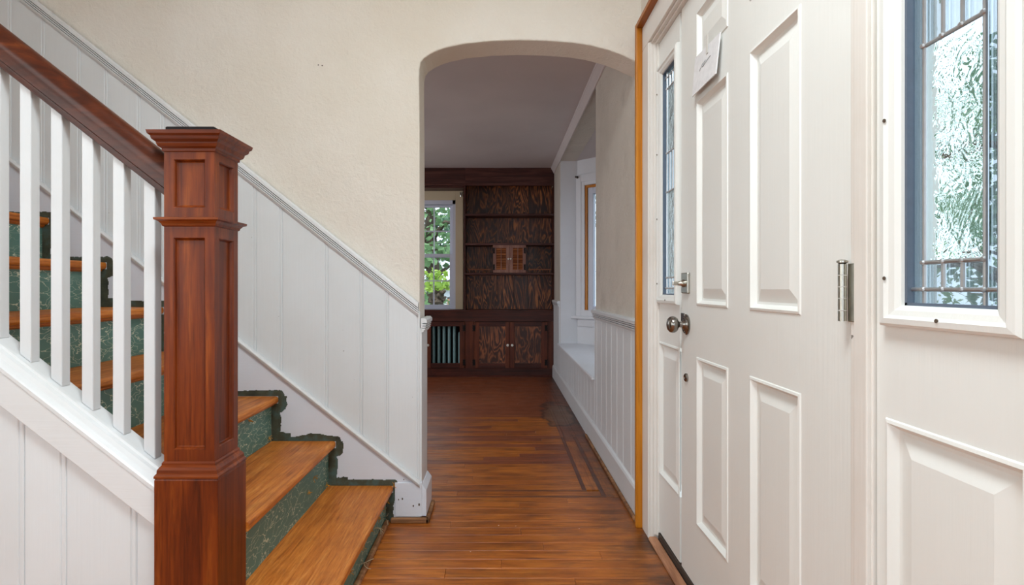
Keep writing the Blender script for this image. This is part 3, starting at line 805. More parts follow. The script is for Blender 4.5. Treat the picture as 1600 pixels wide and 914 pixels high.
def Px(u, w, dpt): return (DX + dpt, u, w)
RAISED = [(0, 0), (0.002, -0.0025), (0.007, -0.0035), (0.011, 0.002), (0.016, 0.010), (0.022, 0.0105), (0.050, 0.003), (0.052, 0.0025)]
def slab(holes, y0, y1, z0, z1):
    """door leaf with rectangular through openings: built as a grid of boxes."""
    ys = sorted({y0, y1, *[h[0] for h in holes], *[h[1] for h in holes]})
    zs = sorted({z0, z1, *[h[2] for h in holes], *[h[3] for h in holes]})
    bm_v, idx, fs = [], {}, []
    def vid(p):
        if p not in idx:
            idx[p] = len(bm_v); bm_v.append(p)
        return idx[p]
    solid = lambda i, j: 0 <= i < len(ys) - 1 and 0 <= j < len(zs) - 1 and not any(h[0] <= (ys[i] + ys[i + 1]) / 2 <= h[1] and h[2] <= (zs[j] + zs[j + 1]) / 2 <= h[3] for h in holes)
    for i in range(len(ys) - 1):
        for j in range(len(zs) - 1):
            if not solid(i, j): continue
            a, b, c, d = ys[i], ys[i + 1], zs[j], zs[j + 1]
            for x in (DX, DX + DT):
                fs.append([vid((x, a, c)), vid((x, b, c)), vid((x, b, d)), vid((x, a, d))])
            for di, dj, q in ((-1, 0, ((a, c), (a, d))), (1, 0, ((b, c), (b, d))), (0, -1, ((a, c), (b, c))), (0, 1, ((a, d), (b, d)))):
                if not solid(i + di, j + dj):
                    (u0, w0), (u1, w1) = q
                    fs.append([vid((DX, u0, w0)), vid((DX, u1, w1)), vid((DX + DT, u1, w1)), vid((DX + DT, u0, w0))])
    return MB().add(bm_v, fs)
cols2 = ((1.149, 1.384), (1.516, 1.757))
rws = ((0.234, 0.755), (0.914, 1.545), (1.667, 1.820))
holes = [(a, b, c, d) for a, b in cols2 for c, d in rws]
door = struct(slab(holes, YD0, YD1, 0.036, HEAD - 0.017).build('door_1', 'door'), 'ivory six panel front door with a nickel knob and deadbolt', 'door')
for h in holes:
    MB().rings(*h, RAISED, Px).build('panel', 'door', door, normals=True)
bkd = MB().box(DX + DT - 0.012, DX + DT - 0.001, YD0 + 0.02, YD1 - 0.02, 0.05, 1.88)
bkd.build('door_skin', 'door', door)
# deadbolt
KY = 1.850
db = MB().box(DX - 0.010, DX, KY - 0.031, KY + 0.031, 0.984 - 0.034, 0.984 + 0.034).build('deadbolt', 'nickel', door, bevel=0.003)
MB().lathe([(0.012, 0), (0.012, 0.006), (0.008, 0.010), (0.007, 0.02), (0, 0.021)], (DX - 0.010, KY, 0.983), (-1, 0, 0), 16).build('collar', 'nickel', db)
MB().box(DX - 0.048, DX - 0.018, KY - 0.004, KY + 0.004, 0.983 - 0.006, 0.983 + 0.007).build('thumb_turn', 'nickel', db, bevel=0.003)
# knob
kz = 0.849
kn = MB().lathe([(0, 0), (0.033, 0), (0.034, 0.004), (0.029, 0.007), (0.028, 0.009), (0.024, 0.009), (0.022, 0.012), (0.016, 0.012), (0.013, 0.016), (0.0, 0.016)], (DX, KY, kz), (-1, 0, 0), 28).build('knob_rose', 'pewter', door)
MB().lathe([(0.0, 0.012), (0.0115, 0.012), (0.010, 0.018), (0.0095, 0.026), (0.013, 0.030), (0.022, 0.034), (0.0265, 0.041), (0.0275, 0.048), (0.025, 0.056), (0.018, 0.062), (0.008, 0.065), (0, 0.0655)], (DX, KY, kz), (-1, 0, 0), 28).build('door_knob', 'pewter', kn)
MB().box(DX - 0.003, DX + 0.0, 1.872, 1.9045, kz + 0.008, kz + 0.036).build('latch_plate', 'pewter', door, bevel=0.001)
MB().lathe([(0, 0), (0.014, 0), (0.014, 0.005), (0.011, 0.008), (0.006, 0.008), (0.005, 0.006), (0, 0.006)], (DX, KY, 0.676), (-1, 0, 0), 20).build('lower_lock', 'pewter', door)
# hinge
hg = MB().box(DX - 0.009, DX - 0.0062, YD0 - 0.036, YD0 + 0.001, 0.911, 1.011).build('hinge', 'nickel', door, bevel=0.001)
hx, hy = DX - 0.0165, YD0 + 0.004
zz = [0.911, 0.930, 0.951, 0.971, 0.991, 1.011]
for a, b in zip(zz[:-1], zz[1:]):
    MB().lathe([(0, a + 0.0006), (0.0068, a + 0.0006), (0.0068, b - 0.0006), (0, b - 0.0006)], (hx, hy, 0), (0, 0, 1), 14).build('knuckle', 'nickel', hg)
MB().lathe([(0.003, 1.009), (0.009, 1.013), (0.009, 1.016), (0.005, 1.018), (0, 1.018)], (hx, hy, 0), (0, 0, 1), 14).build('pin', 'nickel', hg)

def sidelight(name, y0, y1, label):
    """y0 near edge, y1 far edge."""
    c = (y0 + y1) / 2
    gh = (c - 0.083, c + 0.083, 0.942, 1.770)
    ph = (c - 0.1225, c + 0.1225, 0.259, 0.765)
    root = struct(slab([gh, ph], y0, y1, 0.038, HEAD - 0.018).build(name, 'door'), label, 'window')
    MB().rings(*ph, RAISED, Px).build('panel', 'door', root)
    # raised glazing frame, mitred
    prof = [(0.040, 0.0), (0.039, -0.010), (0.034, -0.014), (0.024, -0.015), (0.018, -0.011), (0.008, -0.009), (0.0, -0.004), (-0.001, 0.0005)]
    fr = MB(); vs = []
    for ins, dp in prof:
        for u, w in ((gh[0] - ins, gh[2] - ins * 0.8), (gh[1] + ins, gh[2] - ins * 0.8), (gh[1] + ins, gh[3] + ins * 0.8), (gh[0] - ins, gh[3] + ins * 0.8)):
            vs.append((DX + dp, u, w))
    fs = [(i * 4 + k, i * 4 + (k + 1) % 4, (i + 1) * 4 + (k + 1) % 4, (i + 1) * 4 + k) for i in range(len(prof) - 1) for k in range(4)]
    fr.add(vs, fs); gfr = fr.build('glazing_frame', 'door', root)
    for zz_ in (0.984, 1.228, 1.472, 1.70):
        for yy_ in (gh[1] + 0.022,):
            MB().lathe([(0, -0.0005), (0.003, -0.0005), (0.003, 0.001), (0, 0.001)], (DX - 0.0148, yy_, zz_), (-1, 0, 0), 8).build('screw_hole', 'hole', gfr)
    for yy_ in (c,):
        MB().lathe([(0, -0.0005), (0.003, -0.0005), (0.003, 0.001), (0, 0.001)], (DX - 0.0148, yy_, gh[2] - 0.018), (-1, 0, 0), 8).build('screw_hole', 'hole', gfr)
    sp = MB()
    GX = DX + 0.010
    for a, b, e, f in ((gh[0], gh[0] + 0.006, gh[2], gh[3]), (gh[1] - 0.006, gh[1], gh[2], gh[3]), (gh[0], gh[1], gh[2], gh[2] + 0.005), (gh[0], gh[1], gh[3] - 0.005, gh[3])):
        sp.box(GX - 0.0095, GX + 0.002, a, b, e, f)
    sp.build('glazing_spacer', 'spacer', root)
    v = [gh[0] + 0.001, gh[0] + 0.032, gh[1] - 0.030, gh[1] - 0.001]
    m1, m2 = v[1] + (v[2] - v[1]) * 0.34, v[1] + (v[2] - v[1]) * 0.66
    hz = [gh[2], 0.967, 1.006, 1.321, 1.465, 1.702, 1.745, gh[3]]
    def pane(a, b, e, f, mat): MB().box(GX, GX + 0.004, a, b, e, f).build('pane', mat, root)
    for a, b in ((v[0], v[1]), (v[1], v[2]), (v[2], v[3])):
        pane(a, b, hz[0], hz[1], 'glass_blue'); pane(a, b, hz[6], hz[7], 'glass_blue')
    pane(v[0], v[1], hz[1], hz[6], 'glass_blue'); pane(v[2], v[3], hz[1], hz[6], 'glass_blue')
    pane(v[1], v[2], hz[2], hz[3], 'glass_water'); pane(v[1], v[2], hz[4], hz[5], 'glass_water')
    for e, f in ((hz[1], hz[2]), (hz[3], hz[4]), (hz[5], hz[6])):
        for a, b in ((v[1], m1), (m1, m2), (m2, v[2])):
            pane(a, b, e, f, 'glass_blue')
    def came(p, q): MB().tube([(GX - 0.001, *p), (GX - 0.001, *q)], 0.0032, 8).build('came', 'lead', root)
    came((v[1], hz[0]), (v[1], hz[7])); came((v[2], hz[0]), (v[2], hz[7]))
    came((v[0], hz[1]), (v[3], hz[1])); came((v[0], hz[6]), (v[3], hz[6]))
    for z in (hz[2], hz[3], hz[4], hz[5]):
        came((v[1], z), (v[2], z))
    for e, f in ((hz[1], hz[2]), (hz[3], hz[4]), (hz[5], hz[6])):
        came((m1, e), (m1, f)); came((m2, e), (m2, f))
    jd = MB()
    for a in (v[1], v[2], m1, m2):
        for z in hz[1:7]:
            jd.lathe([(0, 0), (0.0042, 0.0005), (0.003, 0.003), (0, 0.0038)], (GX - 0.0035, a, z), (-1, 0, 0), 8)
    jd.build('solder', 'lead', root)['kind'] = 'stuff'
    return root
sidelight('window_1', 1.924, 2.168, 'far narrow sidelight with leaded glass, left of the front door')
sidelight('window_2', 0.630, 0.918, 'near wide sidelight with leaded water glass, right of the front door')

# envelope taped to the door
ex = DX - 0.011
q = [(ex + 0.004, 1.752, 1.678), (ex, 1.545, 1.664), (ex - 0.008, 1.556, 1.556), (ex - 0.006, 1.752, 1.558)]
ev = MB().add([*q, *[(a + 0.003, b, c) for a, b, c in q]], [(0, 1, 2, 3), (7, 6, 5, 4), (0, 4, 5, 1), (1, 5, 6, 2), (2, 6, 7, 3), (3, 7, 4, 0)])
env = tag(ev.build('envelope', 'paper'), 'white paper envelope taped across an upper panel of the front door', 'envelope')
MB().box(DX - 0.0132, DX - 0.0122, 1.630, 1.646, 1.645, 1.70).build('tape', 'tape', env)
def on_env(s, t):
    a = Vector(q[3]).lerp(Vector(q[2]), s); b = Vector(q[0]).lerp(Vector(q[1]), s)
    return a.lerp(b, t) + Vector((-0.0012, 0, 0))
MB().tube([on_env(0.28, 0.50), on_env(0.40, 0.62), on_env(0.52, 0.64), on_env(0.40, 0.53), on_env(0.60, 0.60), on_env(0.72, 0.63)], 0.0006, 5).build('pencil_mark', 'ink', env)

# ------------------------------------------------------------------ stairs
def SX(k): return wx(615) - 0.2372 * (k - 1)
def SZ(k): return 0.149 + 0.185 * (k - 1)
SY0, SY1 = 1.492, DW - 0.004
stairs = thing('staircase', (-0.9, 1.9, 0), 'closed string staircase with worn oak treads and crackled green risers', 'staircase')
NS = 9
nose = [(0.0, -0.010), (-0.001, -0.005), (-0.005, -0.001), (-0.012, 0.0)]
for k in range(1, NS + 1):
    y0 = SY0 if k > 1 else 1.37
    if k == 2: y0 = 1.542
    if k == 1: y0 = 1.542
    xb = SX(k + 1) - 0.03
    yb = DW - 0.013
    pr = [(xb, SZ(k) - 0.030), (SX(k) - 0.012, SZ(k) - 0.030), (SX(k) - 0.004, SZ(k) - 0.027), (SX(k), SZ(k) - 0.020)] + [(SX(k) + a, SZ(k) + b) for a, b in nose] + [(xb, SZ(k))]
    tr_ = MB().prism(pr, 'y', y0, yb)
    if k == 1:                            # the first tread runs on past the newel
        tr_.prism([(max(a, -0.6872), b) for a, b in pr], 'y', 1.37, y0)
    tr_.build('tread', 'tread', stairs, bevel=0 if k == 1 else 0.0015, seg=1)
    if k == 1: y0 = 1.37
    rx = SX(k) - 0.03
    MB().box(rx - 0.018, rx, y0 + (0.02 if k == 1 else 0), yb, (SZ(k - 1) if k > 1 else 0.0), SZ(k) - 0.030).build('riser', 'riser', stairs)
    MB().prism([(rx, SZ(k) - 0.030), (rx + 0.012, SZ(k) - 0.030), (rx + 0.011, SZ(k) - 0.036), (rx, SZ(k) - 0.042)], 'y', y0 + (0.02 if k == 1 else 0), yb).build('nosing_moulding', 'tread', stairs)
MB().box(-0.687, SX(1) - 0.05, 1.375, 1.392, 0, SZ(1) - 0.031).build('end_panel', 'wainscot', stairs)
MB().box(SX(1) - 0.0295, SX(1) - 0.010, 1.40, DW - 0.036, 0, 0.018).build('shoe_moulding', 'raw_shoe', stairs, bevel=0.005)
# bare band left on the skirt around treads where a carpet was painted around
CELL = 0.0026
def stair_dist(x, z):
    best = 9.0
    for k in range(1, NS + 1):
        for (a, b, c, d_) in ((SX(k + 1) - 0.03, SX(k), SZ(k) - 0.030, SZ(k)), (SX(k + 1) - 0.03, SX(k) - 0.03, 0, SZ(k))):
            dx = max(a - x, 0, x - b); dz = max(c - z, 0, z - d_)
            dd = math.hypot(dx, dz)
            if dd < best: best = dd
    return best
bv, bf, vid = [], [], {}
def bvid(i, j, x, z):
    if (i, j) not in vid:
        vid[(i, j)] = len(bv); bv.append((x, DW - 0.0132, z))
    return vid[(i, j)]
for k in range(1, 8):
    xa, xe = SX(k + 1) - 0.03, SX(k) + 0.05
    za, ze = (SZ(k - 1) if k > 1 else 0.0), SZ(k) + 0.04
    i0, i1 = int(xa / CELL), int(xe / CELL)
    for i in range(i0, i1):
        for j in range(int(za / CELL), int(ze / CELL)):
            x, z = (i + .5) * CELL, (j + .5) * CELL
            if SX(k) - 0.03 < x and z > SZ(k) + 0.03: continue
            if (i, j, 'd') in vid: continue
            w = 0.024 + 0.010 * noise.noise((x * 11, z * 11, 3.1)) + 0.0035 * noise.noise((x * 60, z * 60, 1.7)) + (0.012 if x > SX(k) - 0.03 and z < SZ(k) else 0)
            dd = stair_dist(x, z)
            if dd < w and dd > -1 and not (dd == 0):
                vid[(i, j, 'd')] = 1
                bf.append([bvid(i, j, i * CELL, j * CELL), bvid(i + 1, j, (i + 1) * CELL, j * CELL), bvid(i + 1, j + 1, (i + 1) * CELL, (j + 1) * CELL), bvid(i, j + 1, i * CELL, (j + 1) * CELL)])
bb = MB().add(bv, bf).build('bare_band', 'border', stairs)
bb['label'] = 'ragged dark green unpainted band around the step ends'
# loose carpet threads
def tuft(x, y, z, n, s, mat='fibre', nrm=(1, 0, 0.2)):
    t = MB(); nrm = Vector(nrm).normalized()
    for _ in range(n):
        p = Vector((x, y, z)) + Vector((0, random.uniform(-s, s) * .6, random.uniform(-s, s) * .4))
        pts = [p]
        dr = (nrm + Vector((random.uniform(-.5, .5), random.uniform(-1, 1), random.uniform(-1, .6)))).normalized()
        for _k in range(4):
            p = p + dr * s * 0.35
            dr = (dr + Vector((random.uniform(-.6, .3), random.uniform(-.8, .8), random.uniform(-.8, .5)))).normalized()
            pts.append(p)
        t.tube(pts, 0.0009, 4)
    t.build('carpet_thread', mat, stairs)
for f in (0.04, 0.13, 0.2, 0.33, 0.45, 0.6, 0.72):
    tuft(SX(1) - 0.020, DW - 0.03 - f, SZ(1) - 0.040, 6, 0.016)
for f, zf in ((0.06, .05), (0.2, .06), (0.42, .04)):
    tuft(SX(1) - 0.029, DW - 0.03 - f, zf, 4, 0.034, 'fibre_pale')
tuft(SX(1) + 0.004, DW - 0.014, SZ(1) + 0.002, 9, 0.014, nrm=(.3, -.6, .6))
for k, f, zf in ((2, 0.17, -0.09), (2, 0.24, -0.12), (2, 0.02, -0.17), (3, 0.01, -0.165), (3, 0.2, -0.05)):
    tuft(SX(k) - 0.029, DW - 0.03 - f, SZ(k) + zf, 5, 0.012)

# closed outer string: curb, moulding and face board
def curb(x): return 0.544 - SLOPE * (x + 0.897)
xa, xb = -2.55, -0.8446
st_o = MB()
st_o.sweep([(1.440, 0.0), (1.490, 0.0), (1.490, -0.40), (1.440, -0.40)], (xa, 0, curb(xa)), (xb, 0, curb(xb)), (0, 1, 0), (0, 0, 1))
st_o.build('stringer', 'trim', stairs, bevel=0.002)
MB().sweep([(1.442, 0.0), (1.434, -0.001), (1.432, -0.008), (1.424, -0.012), (1.418, -0.024), (1.408, -0.032), (1.404, -0.036), (1.404, -0.046), (1.442, -0.046)], (xa, 0, curb(xa)), (xb, 0, curb(xb)), (0, 1, 0), (0, 0, 1)).build('string_moulding', 'trim', stairs)
MB().sweep([(1.406, -0.0465), (1.440, -0.0465), (1.440, -0.134), (1.406, -0.134)], (xa, 0, curb(xa)), (xb, 0, curb(xb)), (0, 1, 0), (0, 0, 1)).build('face_board', 'trim', stairs, bevel=0.002)
for a, b in ((-2.4, -2.2), (-2.2, -1.99), (-1.99, -1.83), (-1.83, -1.66), (-1.66, -1.49), (-1.49, -1.36), (-1.36, -1.19), (-1.19, -1.085), (-1.085, -0.909), (-0.909, -0.8448)):
    bd = MB(); x0, x1 = a + 0.0012, b - 0.0012; xm = x1 - 0.010
    for u0, u1 in ((x0, xm - 0.003), (xm, x1)):
        bd.prism([(u0, 0), (u1, 0), (u1, curb(u1) - 0.12), (u0, curb(u0) - 0.12)], 'y', 1.420, 1.438)
    bd.prism([(x0 - 0.0012, 0), (x1 + 0.0012, 0), (x1 + 0.0012, curb(x1) - 0.12), (x0 - 0.0012, curb(x0) - 0.12)], 'y', 1.4228, 1.437)
    bd.build('spandrel_board', 'wainscot', stairs, bevel=0.002, seg=1)

# railing
rl = thing('stair_railing', (-1.6, 1.46, 0.9), 'stair railing with a dark mahogany handrail on square white balusters', 'railing')
def rb(x): return 1.189 - SLOPE * (x + 0.828)
hp = [(-0.022, 0.0), (0.022, 0.0), (0.024, 0.010), (0.024, 0.014), (0.028, 0.018), (0.029, 0.030), (0.034, 0.046), (0.035, 0.066), (0.030, 0.084), (0.020, 0.096), (0.006, 0.102), (-0.006, 0.102), (-0.020, 0.096), (-0.030, 0.084), (-0.035, 0.066), (-0.034, 0.046), (-0.029, 0.030), (-0.028, 0.018), (-0.024, 0.014), (-0.024, 0.010)]
MB().sweep(hp, (-2.5, 1.46, rb(-2.5)), (-0.8288, 1.46, rb(-0.8288)), (0, 1, 0), (0, 0, 1), True).build('handrail', 'rail', rl)
MB().sweep([(-0.018, -0.004), (0.018, -0.004), (0.018, 0.004), (-0.018, 0.004)], (-2.5, 1.46, rb(-2.5)), (-0.8288, 1.46, rb(-0.8288)), (0, 1, 0), (0, 0, 1)).build('fillet', 'rail', rl)
for i in range(18):
    xc = -0.897 - 0.0791 * i + 0.003
    h = 0.0145
    b = MB()
    vs_ = [(xc + a, 1.462 + c, curb(xc + a) + 0.0006) for a, c in ((-h, -h), (h, -h), (h, h), (-h, h))] + [(xc + a, 1.462 + c, rb(xc + a) - 0.0046) for a, c in ((-h, -h), (h, -h), (h, h), (-h, h))]
    b.add(vs_, [(3, 2, 1, 0), (4, 5, 6, 7), (0, 1, 5, 4), (1, 2, 6, 5), (2, 3, 7, 6), (3, 0, 4, 7)])
    b.build('baluster', 'baluster', rl, bevel=0.0015, seg=1)
# newel post
NX, NY = -0.766, 1.4625
nw = thing('newel_post', (NX, NY, 0), 'mahogany box newel post with recessed panels and a moulded square cap', 'newel post')
def sq(mb, prof):
    """square lathe: (half width, z) rings about the post's axis."""
    vs_ = []
    for h, z in prof:
        vs_ += [(NX - h, NY - h, z), (NX + h, NY - h, z), (NX + h, NY + h, z), (NX - h, NY + h, z)]
    n = len(prof)
    fs_ = [(i * 4 + k, i * 4 + (k + 1) % 4, (i + 1) * 4 + (k + 1) % 4, (i + 1) * 4 + k) for i in range(n - 1) for k in range(4)]
    fs_ += [(3, 2, 1, 0), tuple((n - 1) * 4 + k for k in range(4))]
    return mb.add(vs_, fs_)
sq(MB(), [(0.078, 0.0), (0.078, 0.498), (0.0765, 0.503)]).build('base', 'red_z', nw, bevel=0.002)
sq(MB(), [(0.0785, 0.503), (0.0785, 0.508), (0.076, 0.512), (0.074, 0.514), (0.0735, 0.522), (0.070, 0.528), (0.066, 0.532), (0.066, 0.537), (0.0635, 0.541)]).build('base_moulding', 'red_x', nw)
HW = 0.0623
def shaft(z0, z1, pz0, pz1, nm):
    s = MB()
    cw = 0.0218
    sq(s, [(HW - 0.016, z0), (HW - 0.016, z1)])
    for a in (-1, 1):
        for b in (-1, 1):
            s.box(NX + a * HW, NX + a * (HW - cw), NY + b * HW, NY + b * (HW - cw), z0, z1)
    for b in (-1, 1):
        for za, zb in ((z0, pz0), (pz1, z1)):
            s.box(NX - HW + cw, NX + HW - cw, NY + b * HW, NY + b * (HW - 0.016), za, zb)
            s.box(NX + b * HW, NX + b * (HW - 0.016), NY - HW + cw, NY + HW - cw, za, zb)
    so = s.build(nm, 'red_z', nw)
    steps = [(0, 0.0), (0.0015, 0.0), (0.004, 0.003), (0.0055, 0.008), (0.008, 0.0095), (0.0095, 0.0095)]
    hwi = HW - cw
    for fn in (lambda u, w, dd: (NX + u, NY - HW + dd, w), lambda u, w, dd: (NX + HW - dd, NY + u, w), lambda u, w, dd: (NX - u, NY + HW - dd, w), lambda u, w, dd: (NX - HW + dd, NY - u, w)):
        MB().rings(-hwi, hwi, pz0, pz1, steps, fn).build('panel', 'red_z', so)
shaft(0.541, 1.122, 0.569, 1.094, 'shaft')
sq(MB(), [(0.0625, 1.120), (0.0655, 1.122), (0.067, 1.127), (0.072, 1.133), (0.079, 1.136), (0.0795, 1.1415), (0.064, 1.144)]).build('necking_moulding', 'red_x', nw)
shaft(1.143, 1.308, 1.166, 1.287, 'neck')
sq(MB(), [(0.0625, 1.304), (0.066, 1.306), (0.066, 1.312), (0.072, 1.316), (0.075, 1.323), (0.075, 1.326), (0.082, 1.332), (0.0835, 1.337), (0.0835, 1.339), (0.089, 1.344), (0.0905, 1.352), (0.060, 1.357)]).build('cap', 'red_x', nw)
tp = sq(MB(), [(0.060, 1.356), (0.060, 1.366), (0.058, 1.368)]).build('top_plate', 'iron', nw)
tp['label'] = 'dark square plate on top of the cap'

# ------------------------------------------------------------------ built-in bookcase
bk = thing('bookcase', ((bx(725) + RW) / 2, 6.3, bz(484)), 'dark stained built-in bookcase with three open shelves beside the dining room window', 'bookcase')
FY, BKY = BX, 6.392
L0, L1, R0, R1 = bx(724.6), bx(727.3), bx(865), RW - 0.001
MB().box(L0, L1, FY, BKY, bz(484), bz(290)).build('side', 'shelf_z', bk)
MB().box(R0, R1, FY, BKY, bz(484), bz(290)).build('side', 'shelf_z', bk)
# back in upright plywood strips
edges = [L1, bx(760), bx(777), bx(803), bx(827), R0]
for a, b in zip(edges[:-1], edges[1:]):
    MB().box(a + 0.0006, b - 0.0006, BKY - 0.012, BKY, bz(484), DCEIL - 0.004).build('back_panel', 'ply', bk, bevel=0.001, seg=1)
for ya, yb_ in ((333.6, 337), (379.6, 382.9), (426.2, 429.3)):
    MB().box(L1, R0, FY + 0.004, BKY - 0.012, bz(yb_), bz(ya)).build('shelf', 'shelf', bk, bevel=0.002, seg=1)
for a, b in ((600, 727), (727, 868)):
    MB().box(bx(a), min(bx(b), RW - 0.001), FY + 0.002, FY + 0.03, bz(287), DCEIL).build('header_board', 'shelf', bk, bevel=0.001, seg=1)
MB().box(bx(600), RW - 0.001, FY - 0.010, FY + 0.03, bz(290), bz(286.5)).build('header_moulding', 'shelf', bk, bevel=0.002)
MB().box(bx(600), L0, FY + 0.03, 6.370, bz(293), bz(289)).build('soffit', 'shelf', bk)
for pa, pb in ((730.7, 767), (825, 862)):
    g = MB().box(bx(pa), bx(pb), FY + 0.014, FY + 0.022, bz(421.8), bz(420.3)).build('gallery_rail', 'louver', bk)
    n = 4
    for i in range(n):
        xx = bx(pa + 3 + (pb - pa - 6) * i / (n - 1))
        MB().lathe([(0.003, bz(426.3)), (0.002, bz(425.4)), (0.004, bz(424)), (0.002, bz(422.6)), (0.003, bz(421.6))], (xx, FY + 0.018, 0), (0, 0, 1), 8).build('spindle', 'louver', g)

lc = thing('louvered_cabinet', ((bx(770) + bx(822)) / 2, 6.2, bz(426.2)), 'small cabinet with two louvered doors on the third bookcase shelf', 'cabinet')
cb = MB()
ZA, ZB = bz(426.1), bz(383.0)
cb.box(bx(770), bx(771.4), FY + 0.012, BKY - 0.014, ZA, ZB); cb.box(bx(820.6), bx(822), FY + 0.012, BKY - 0.014, ZA, ZB)
cb.box(bx(771.4), bx(820.6), BKY - 0.03, BKY - 0.014, ZA, ZB)
cb.build('case', 'shelf_z', lc)
for i, (a, b) in enumerate(((770.2, 795.9), (796.2, 821.8))):
    a, b = bx(a), bx(b)
    y0, y1 = FY - 0.006, FY + 0.012
    sw = 0.036
    dm = MB().box(a, a + sw, y0, y1, ZA, ZB); dm.box(b - sw, b, y0, y1, ZA, ZB)
    dm.box(a + sw, b - sw, y0, y1, ZB - 0.032, ZB); dm.box(a + sw, b - sw, y0, y1, ZA, ZA + 0.032)
    dr = dm.build('door', 'louver_z', lc, bevel=0.001, seg=1)
    n = 9
    for k in range(n):
        zc_ = ZA + 0.032 + (ZB - ZA - 0.064) * (k + 0.5) / n
        MB().prism([(y0 + 0.003, zc_ - 0.011), (y0 + 0.006, zc_ - 0.013), (y1 - 0.001, zc_ + 0.009), (y1 - 0.004, zc_ + 0.011)], 'x', a + sw, b - sw).build('slat', 'louver', dr)
    xm = (a + b) / 2
    MB().box(xm - 0.004, xm + 0.004, y0 - 0.004, y0 + 0.003, ZA + 0.03, ZB - 0.03).build('tilt_rod', 'louver_z', dr)
    kx = b - 0.012 if i == 0 else a + 0.012
    MB().lathe([(0, 0), (0.005, 0), (0.005, 0.008), (0.010, 0.014), (0.010, 0.02), (0.006, 0.024), (0, 0.025)], (kx, y0, (ZA + ZB) / 2), (0, -1, 0), 14).build('knob', 'porcelain', dr)
    ex_ = a + 0.012 if i == 0 else b - 0.012
    for zf in (0.2, 0.8):
        zc_ = ZA + (ZB - ZA) * zf
        MB().prism([(ex_ - 0.011, zc_ - 0.03), (ex_ + 0.011, zc_ - 0.03), (ex_ + 0.006, zc_ - 0.01), (ex_ + 0.011, zc_), (ex_ + 0.006, zc_ + 0.01), (ex_ + 0.011, zc_ + 0.03), (ex_ - 0.011, zc_ + 0.03)], 'y', y0 - 0.003, y0).build('hinge', 'iron', dr)

# ------------------------------------------------------------------ base cabinet with radiator grille
bcn = thing('base_cabinet', (-0.2, 6.25, 0), 'long reddish brown base cabinet under the bookcase and window', 'cabinet')
XL = bx(560)
MB().box(XL, RW - 0.001, FY - 0.002, 6.395, bz(485.5), bz(484)).build('cabinet_top', 'cab_x', bcn, bevel=0.001, seg=1)
MB().box(XL, RW - 0.001, FY, FY + 0.02, bz(502.4), bz(485.6)).build('top_rail', 'cab_x', bcn, bevel=0.001, seg=1)
MB().box(XL, RW - 0.001, FY, FY + 0.02, bz(587), bz(575)).build('bottom_rail', 'cab_x', bcn, bevel=0.001, seg=1)
MB().prism([(FY - 0.012, 0), (FY - 0.012, 0.008), (FY - 0.004, 0.016), (FY, 0.016), (FY, 0)], 'x', XL, RW - 0.024).build('shoe_moulding', 'cab_x', bcn)
for a, b in ((600, 666.0), (726.5, 740.5), (855, 868.5)):
    MB().box(bx(a), min(bx(b), RW - 0.001), FY, FY + 0.02, bz(575), bz(502.5)).build('stile', 'cab_z', bcn, bevel=0.001, seg=1)
MB().box(bx(740), RW - 0.001, 6.385, 6.395, 0.02, bz(486)).build('cabinet_back', 'void', bcn)
def sub_empty(name, loc, parent):
    o = bpy.data.objects.new(name, None)
    COL.objects.link(o)
    o.parent = parent
    o.location = Vector(loc) - WPOS[parent.name]
    WPOS[o.name] = Vector(loc)
    return o
def cab_door(a, b, pa, pb, knob_px, hinge_px, panel):
    z0, z1 = bz(574.8), bz(502.8)
    pz0, pz1 = bz(567.3), bz(509.6)
    a, b, pa, pb = bx(a), bx(b), bx(pa), bx(pb)
    y0, y1 = FY - 0.012, FY + 0.010
    do = sub_empty('door', ((a + b) / 2, y1, z0), bcn)
    MB().box(a, pa, y0, y1, z0, z1).build('door_stile', 'cab_z', do, bevel=0.0015, seg=1)
    MB().box(pb, b, y0, y1, z0, z1).build('door_stile', 'cab_z', do, bevel=0.0015, seg=1)
    MB().box(pa, pb, y0 + 0.0005, y1, pz1, z1 - 0.0003).build('door_rail', 'cab_x', do)
    MB().box(pa, pb, y0 + 0.0005, y1, z0 + 0.0003, pz0).build('door_rail', 'cab_x', do)
    if panel:
        MB().rings(pa, pb, pz0, pz1, [(0, 0.002), (0.003, 0.003), (0.004, 0.010), (0.006, 0.010)], lambda u, w, dd: (u, y0 + dd, w)).build('panel', 'ply_door', do)
    MB().lathe([(0, 0), (0.007, 0), (0.006, 0.010), (0.013, 0.018), (0.014, 0.024), (0.009, 0.030), (0, 0.031)], (bx(knob_px), y0, bz(539)), (0, -1, 0), 16).build('knob', 'porcelain', do)
    for py in (512.5, 566):
        c = bx(hinge_px); z = bz(py)
        MB().prism([(c - 0.017, z - 0.034), (c - 0.004, z - 0.03), (c + 0.004, z - 0.03), (c + 0.017, z - 0.034), (c + 0.012, z - 0.012), (c + 0.017, z), (c + 0.012, z + 0.012), (c + 0.017, z + 0.034), (c + 0.004, z + 0.03), (c - 0.004, z + 0.03), (c - 0.017, z + 0.034), (c - 0.012, z + 0.012), (c - 0.017, z), (c - 0.012, z - 0.012)], 'y', y0 - 0.004, y0).build('hinge', 'iron', do)
        
    return do
cab_door(666.4, 726.2, 673.5, 718.3, 669.4, 725.3, False)
cab_door(740.8, 796.3, 748.9, 789.8, 793.2, 740.6, True)
cab_door(796.7, 854.8, 804.0, 845.7, 800.2, 853.2, True)
MB().box(bx(640), bx(738), 6.386, 6.394, 0.03, bz(486)).build('recess_back', 'void', bcn)
MB().box(bx(722), bx(724), FY + 0.03, 6.38, 0.03, bz(486)).build('recess_side', 'void', bcn)

